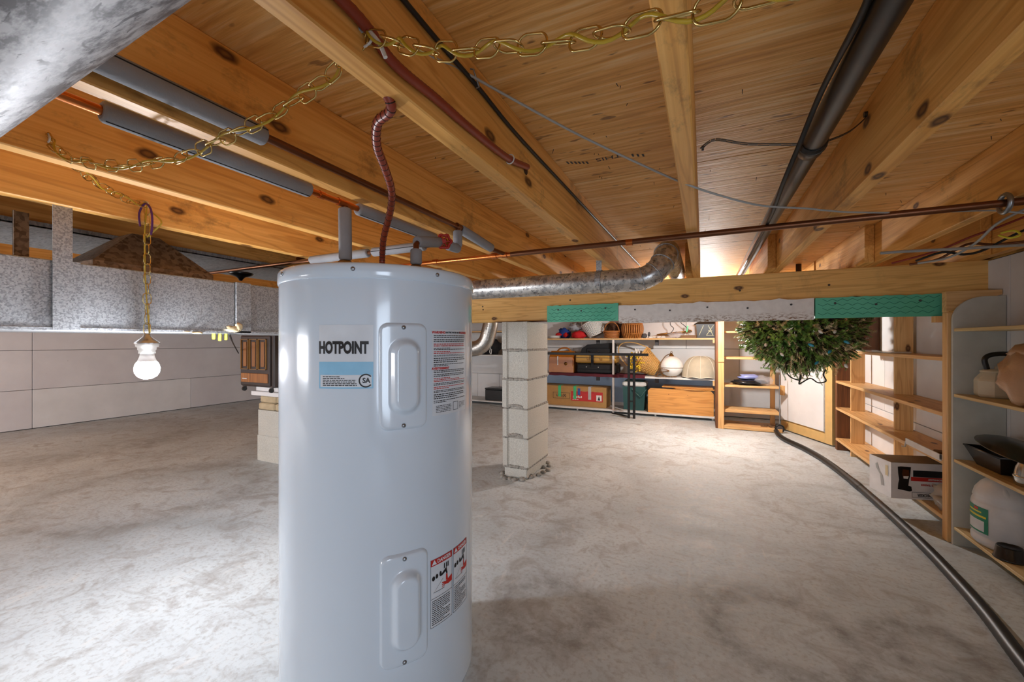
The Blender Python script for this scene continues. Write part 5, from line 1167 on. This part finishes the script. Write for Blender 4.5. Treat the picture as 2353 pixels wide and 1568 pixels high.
MB().tube(smooth_path([kc + Vector((-.035, .0, .12)), kc + Vector((-.042, 0, .165)), kc + Vector((-.015, 0, .185)), kc + Vector((.04, 0, .185)), kc + Vector((.05, 0, .15)), kc + Vector((.045, 0, .12))], 6), .010, 8).build('handle', 'black_plastic', kt)
q = P(2325, 930, Z=z) + Vector((.022, -.055, 0)); m = MB().blob((q.x, q.y, z + .105), (.072, .10, .115), 22, 16, .22, 2.6, 3, -.104); m.blob((q.x, q.y, z + .20), (.05, .07, .03), 16, 9, .5, 4, 5)
one('brown_bag', m, 'bag_brown', 'crumpled brown bag wrapped package beside the kettle', 'bag')
z = on(gz[2])
q = P(2268, 1062, Z=z); pn = thing('baking_pan', 'black square pan under the lid on the grey shelf', 'pan', (1.13, 2.40, z))
def fr4(x0, x1, y0, y1, zz): return [(x0, y0, zz), (x1, y0, zz), (x1, y1, zz), (x0, y1, zz)]
v_ = fr4(1.09, 1.18, 2.33, 2.49, z) + fr4(1.065, 1.205, 2.28, 2.53, z + .075) + fr4(1.071, 1.199, 2.286, 2.524, z + .075) + fr4(1.094, 1.176, 2.335, 2.485, z + .006)
MB().add(v_, [(3, 2, 1, 0)] + [(a * 4 + i, a * 4 + (i + 1) % 4, a * 4 + 4 + (i + 1) % 4, a * 4 + 4 + i) for a in range(3) for i in range(4)] + [(12, 13, 14, 15)]).build('pan', 'pan_black', pn)
MB().tube([(1.066, 2.28, z + .076), (1.204, 2.28, z + .076), (1.204, 2.53, z + .076), (1.066, 2.53, z + .076)], .004, 6, closed=True).build('rim', 'pan_black', pn)
pc_ = Vector((1.12, 2.19, z)); pt2 = thing('glass_carafe', 'shiny steel and glass carafe on the grey shelf under the dark lid', 'carafe', pc_)
MB().lathe([(.001, 0), (.052, 0), (.056, .006), (.058, .03), (.052, .07), (.042, .092)], pc_, 24).build('glass', 'steel', pt2); MB().lathe([(.0585, .028), (.0595, .03), (.0595, .036), (.058, .038)], pc_, 24).build('band', 'steel', pt2)
MB().lathe([(.044, .09), (.046, .094), (.04, .102), (.001, .105)], pc_, 20).build('lid', 'pan_black', pt2)
lc = Vector((1.125, 2.30, z + .112)); m = MB().lathe([(.001, .028), (.03, .026), (.06, .018), (.085, .004), (.092, -.004), (.096, -.006), (.094, -.008), (.084, .0), (.058, .014), (.001, .023)], lc, 36, sx=.9, sy=2.2).rot(lc, 'X', R(6))
m.xf(lambda p: (max(p.x, 1.03), p.y, p.z)); one('roasting_dome', m, 'pan_black', 'large dark oval dome cover resting on the pan on the grey shelf', 'cookware')
jc = Vector((1.085, 2.02, z)); jr = thing('glass_jar', 'small glass jar at the right edge of the grey shelf', 'jar', jc)
MB().lathe([(.001, 0), (.03, 0), (.033, .006), (.033, .06), (.026, .07)], jc, 18).build('glass', 'glass_jar', jr); MB().lathe([(.028, .068), (.028, .084), (.001, .085)], jc, 18).build('lid', 'screw_zinc', jr)
z = on(gz[3]); jc = Vector((1.125, 2.40, z)); jg = thing('white_jug', 'large white plastic jug with green label on the lowest grey shelf', 'jug', jc)
sxj, syj = .82, 1.12
MB().lathe([(.001, 0), (.088, 0), (.098, .010), (.099, .03), (.094, .037), (.094, .042), (.099, .05), (.099, .165), (.096, .180), (.09, .190), (.094, .196), (.086, .225), (.066, .255), (.045, .275), (.028, .285), (.02, .288), (.02, .292), (.001, .292)], jc, 36, sx=sxj, sy=syj).build('bottle', 'jug_white', jg)
MB().tube(smooth_path([jc + Vector((-.018, -.085, .19)), jc + Vector((-.02, -.075, .23)), jc + Vector((-.015, -.04, .262)), jc + Vector((-.01, -.015, .28))], 6), .013, 10).build('grip', 'jug_white', jg)
def jl(a0, a1, z0, z1, e, mat, name, par):
    vs = [jc + Vector(((.0995 + e) * sxj * math.cos(R(a0 + (a1 - a0) * i / 10)), (.0995 + e) * syj * math.sin(R(a0 + (a1 - a0) * i / 10)), zz)) for zz in (z0, z1) for i in range(11)]
    return MB().add(vs, [(i, i + 1, 12 + i, 11 + i) for i in range(10)], True).build(name, mat, par)
jlb = jl(150, 214, .055, .160, .0006, 'jug_label', 'label', jg); jl(158, 206, .062, .105, .0012, 'label_white', 'label_patch', jlb); jl(155, 210, .118, .126, .0012, 'label_yellow', 'label_stripe', jlb); jl(158, 200, .136, .142, .0012, 'label_yellow', 'label_stripe', jlb); jl(180, 192, .146, .156, .0012, 'ink_red', 'label_logo', jlb)
cpx = P(2303, 1255, Z=z); one('black_cap', MB().lathe([(.001, 0), (.044, 0), (.046, .003), (.043, .006), (.037, .047), (.035, .050), (.033, .048), (.031, .044), (.001, .044)], (1.085, 2.265, z), 24), 'black_plastic', 'black plastic cup-shaped cap in front of the white jug', 'cup')  # a plastic cap, modelled in a cup shape

# ================================================================== hose on the floor
hpts = [P(a, b, Z=.022) for a, b in ((1785, 978), (1784, 992), (1800, 1008), (1850, 1032), (1900, 1062), (1968, 1114), (2050, 1186), (2130, 1262), (2200, 1336), (2270, 1416), (2340, 1508), (2420, 1610), (2560, 1790))]
hs_ = thing('floor_hose', 'black flexible hose snaking across the floor at the right', 'hose', hpts[5]); sp4 = smooth_path(hpts, 14)
MB().tube(sp4, [.0215 + .0007 * (i % 2) for i in range(len(sp4))], 14).build('hose', 'hose_black', hs_)
i = 14 * 5; MB().tube([sp4[i - 2], sp4[i - 1], sp4[i], sp4[i + 1], sp4[i + 2]], [.0225, .0245, .0245, .0245, .0225], 16).build('coupling', 'hose_black', hs_)

# ================================================================== christmas tree hung beyond the beam
tc = Vector((.635, 3.60, 1.085)); tr_ = thing('christmas_tree', 'artificial green christmas tree with tinsel hung from the joists behind the beam', 'tree', (tc.x, tc.y, .70))
MB().tube([(tc.x, tc.y, .78), (tc.x, tc.y, ZS - .002)], .018, 10).build('pole', 'tree_pole', tr_)
gm_, tm_, sm_ = MB(), MB(), MB(); rng = random.Random(11)
def sprig(m, a, d, L_, nn, nl, wd):
    u, v2 = frame(d)
    for i in range(nn):
        t = i / nn; p = a + d * L_ * t; an_ = rng.uniform(0, 6.283); o_ = (u * math.cos(an_) + v2 * math.sin(an_))
        q = p + (d * .55 + o_ * .85).normalized() * nl * (1 - .35 * t); s = d.cross(o_) * wd
        k = len(m.v); m.v += [p - s, p + s, q]; m.f.append((k, k + 1, k + 2)); m.sm.append(False)
for i in range(2100):
    th = rng.uniform(0, 6.283); cz = rng.uniform(-1, .55); s = math.sqrt(max(0, 1 - cz * cz))
    dr_ = Vector((s * math.cos(th), s * math.sin(th), cz))
    rr = .40 * (1 + .16 * mnoise.noise(dr_ * 3)) * (rng.uniform(.78, 1.04))
    tip = tc + Vector((dr_.x * rr * 1.02, dr_.y * rr * .95, dr_.z * rr * .98)); root = tip - dr_ * .16
    if tip.z > ZJ - .03: continue
    dd = (dr_ + Vector((rng.gauss(0, .35), rng.gauss(0, .35), rng.gauss(0, .35) + .15))).normalized()
    L_ = rng.uniform(.06, .10)
    tns = rng.random() < .27
    sprig(tm_ if tns else gm_, tip - dd * L_, dd, L_, 62 if not tns else 46, 0.022, .0019)
    sm_.tube([root, tip - dd * L_ * .2], .003, 4)
for i in range(16):
    dr_ = Vector((rng.gauss(0, .5), rng.gauss(0, .3) - .5, -.9)).normalized(); p = tc + dr_ * .38; sprig(gm_ if i % 3 else tm_, p, Vector((rng.gauss(0, .4), -.2, -1)).normalized(), .10, 80, .024, .0019)
gm_.build('needles', 'needle_green', tr_, kind='stuff'); tm_.build('tinsel', 'needle_gold', tr_, 'pale gold tinsel tips', kind='stuff'); sm_.build('twigs', 'tree_pole', tr_, kind='stuff')
ty_ = 3.30
wpt = [P(a, b, Y=ty_) for a, b in ((1808, 858), (1818, 868), (1838, 874), (1840, 862), (1836, 882), (1842, 880), (1862, 870), (1880, 880), (1898, 876), (1892, 862), (1897, 850))]
MB().tube(smooth_path(wpt, 5), .0045, 6).build('light_wire', 'wire_green', tr_)
for i, (px, py) in enumerate(((1882, 760), (1794, 812), (1942, 838), (1909, 806), (1858, 791), (1940, 784), (1880, 832), (1760, 790), (1830, 770), (1920, 760))):
    q = P(px, py, Y=3.62 - .36 + .02 * (i % 3)); d = Vector((rng.gauss(0, .5), -.6, -.4)).normalized()
    MB().lathe([(.006, 0), (.010, .012), (.008, .026), (.001, .038)], q, 8, d).build('light_bulb', 'bulb_blue' if i in (3, 4, 5, 6) else 'bulb_clear', tr_)
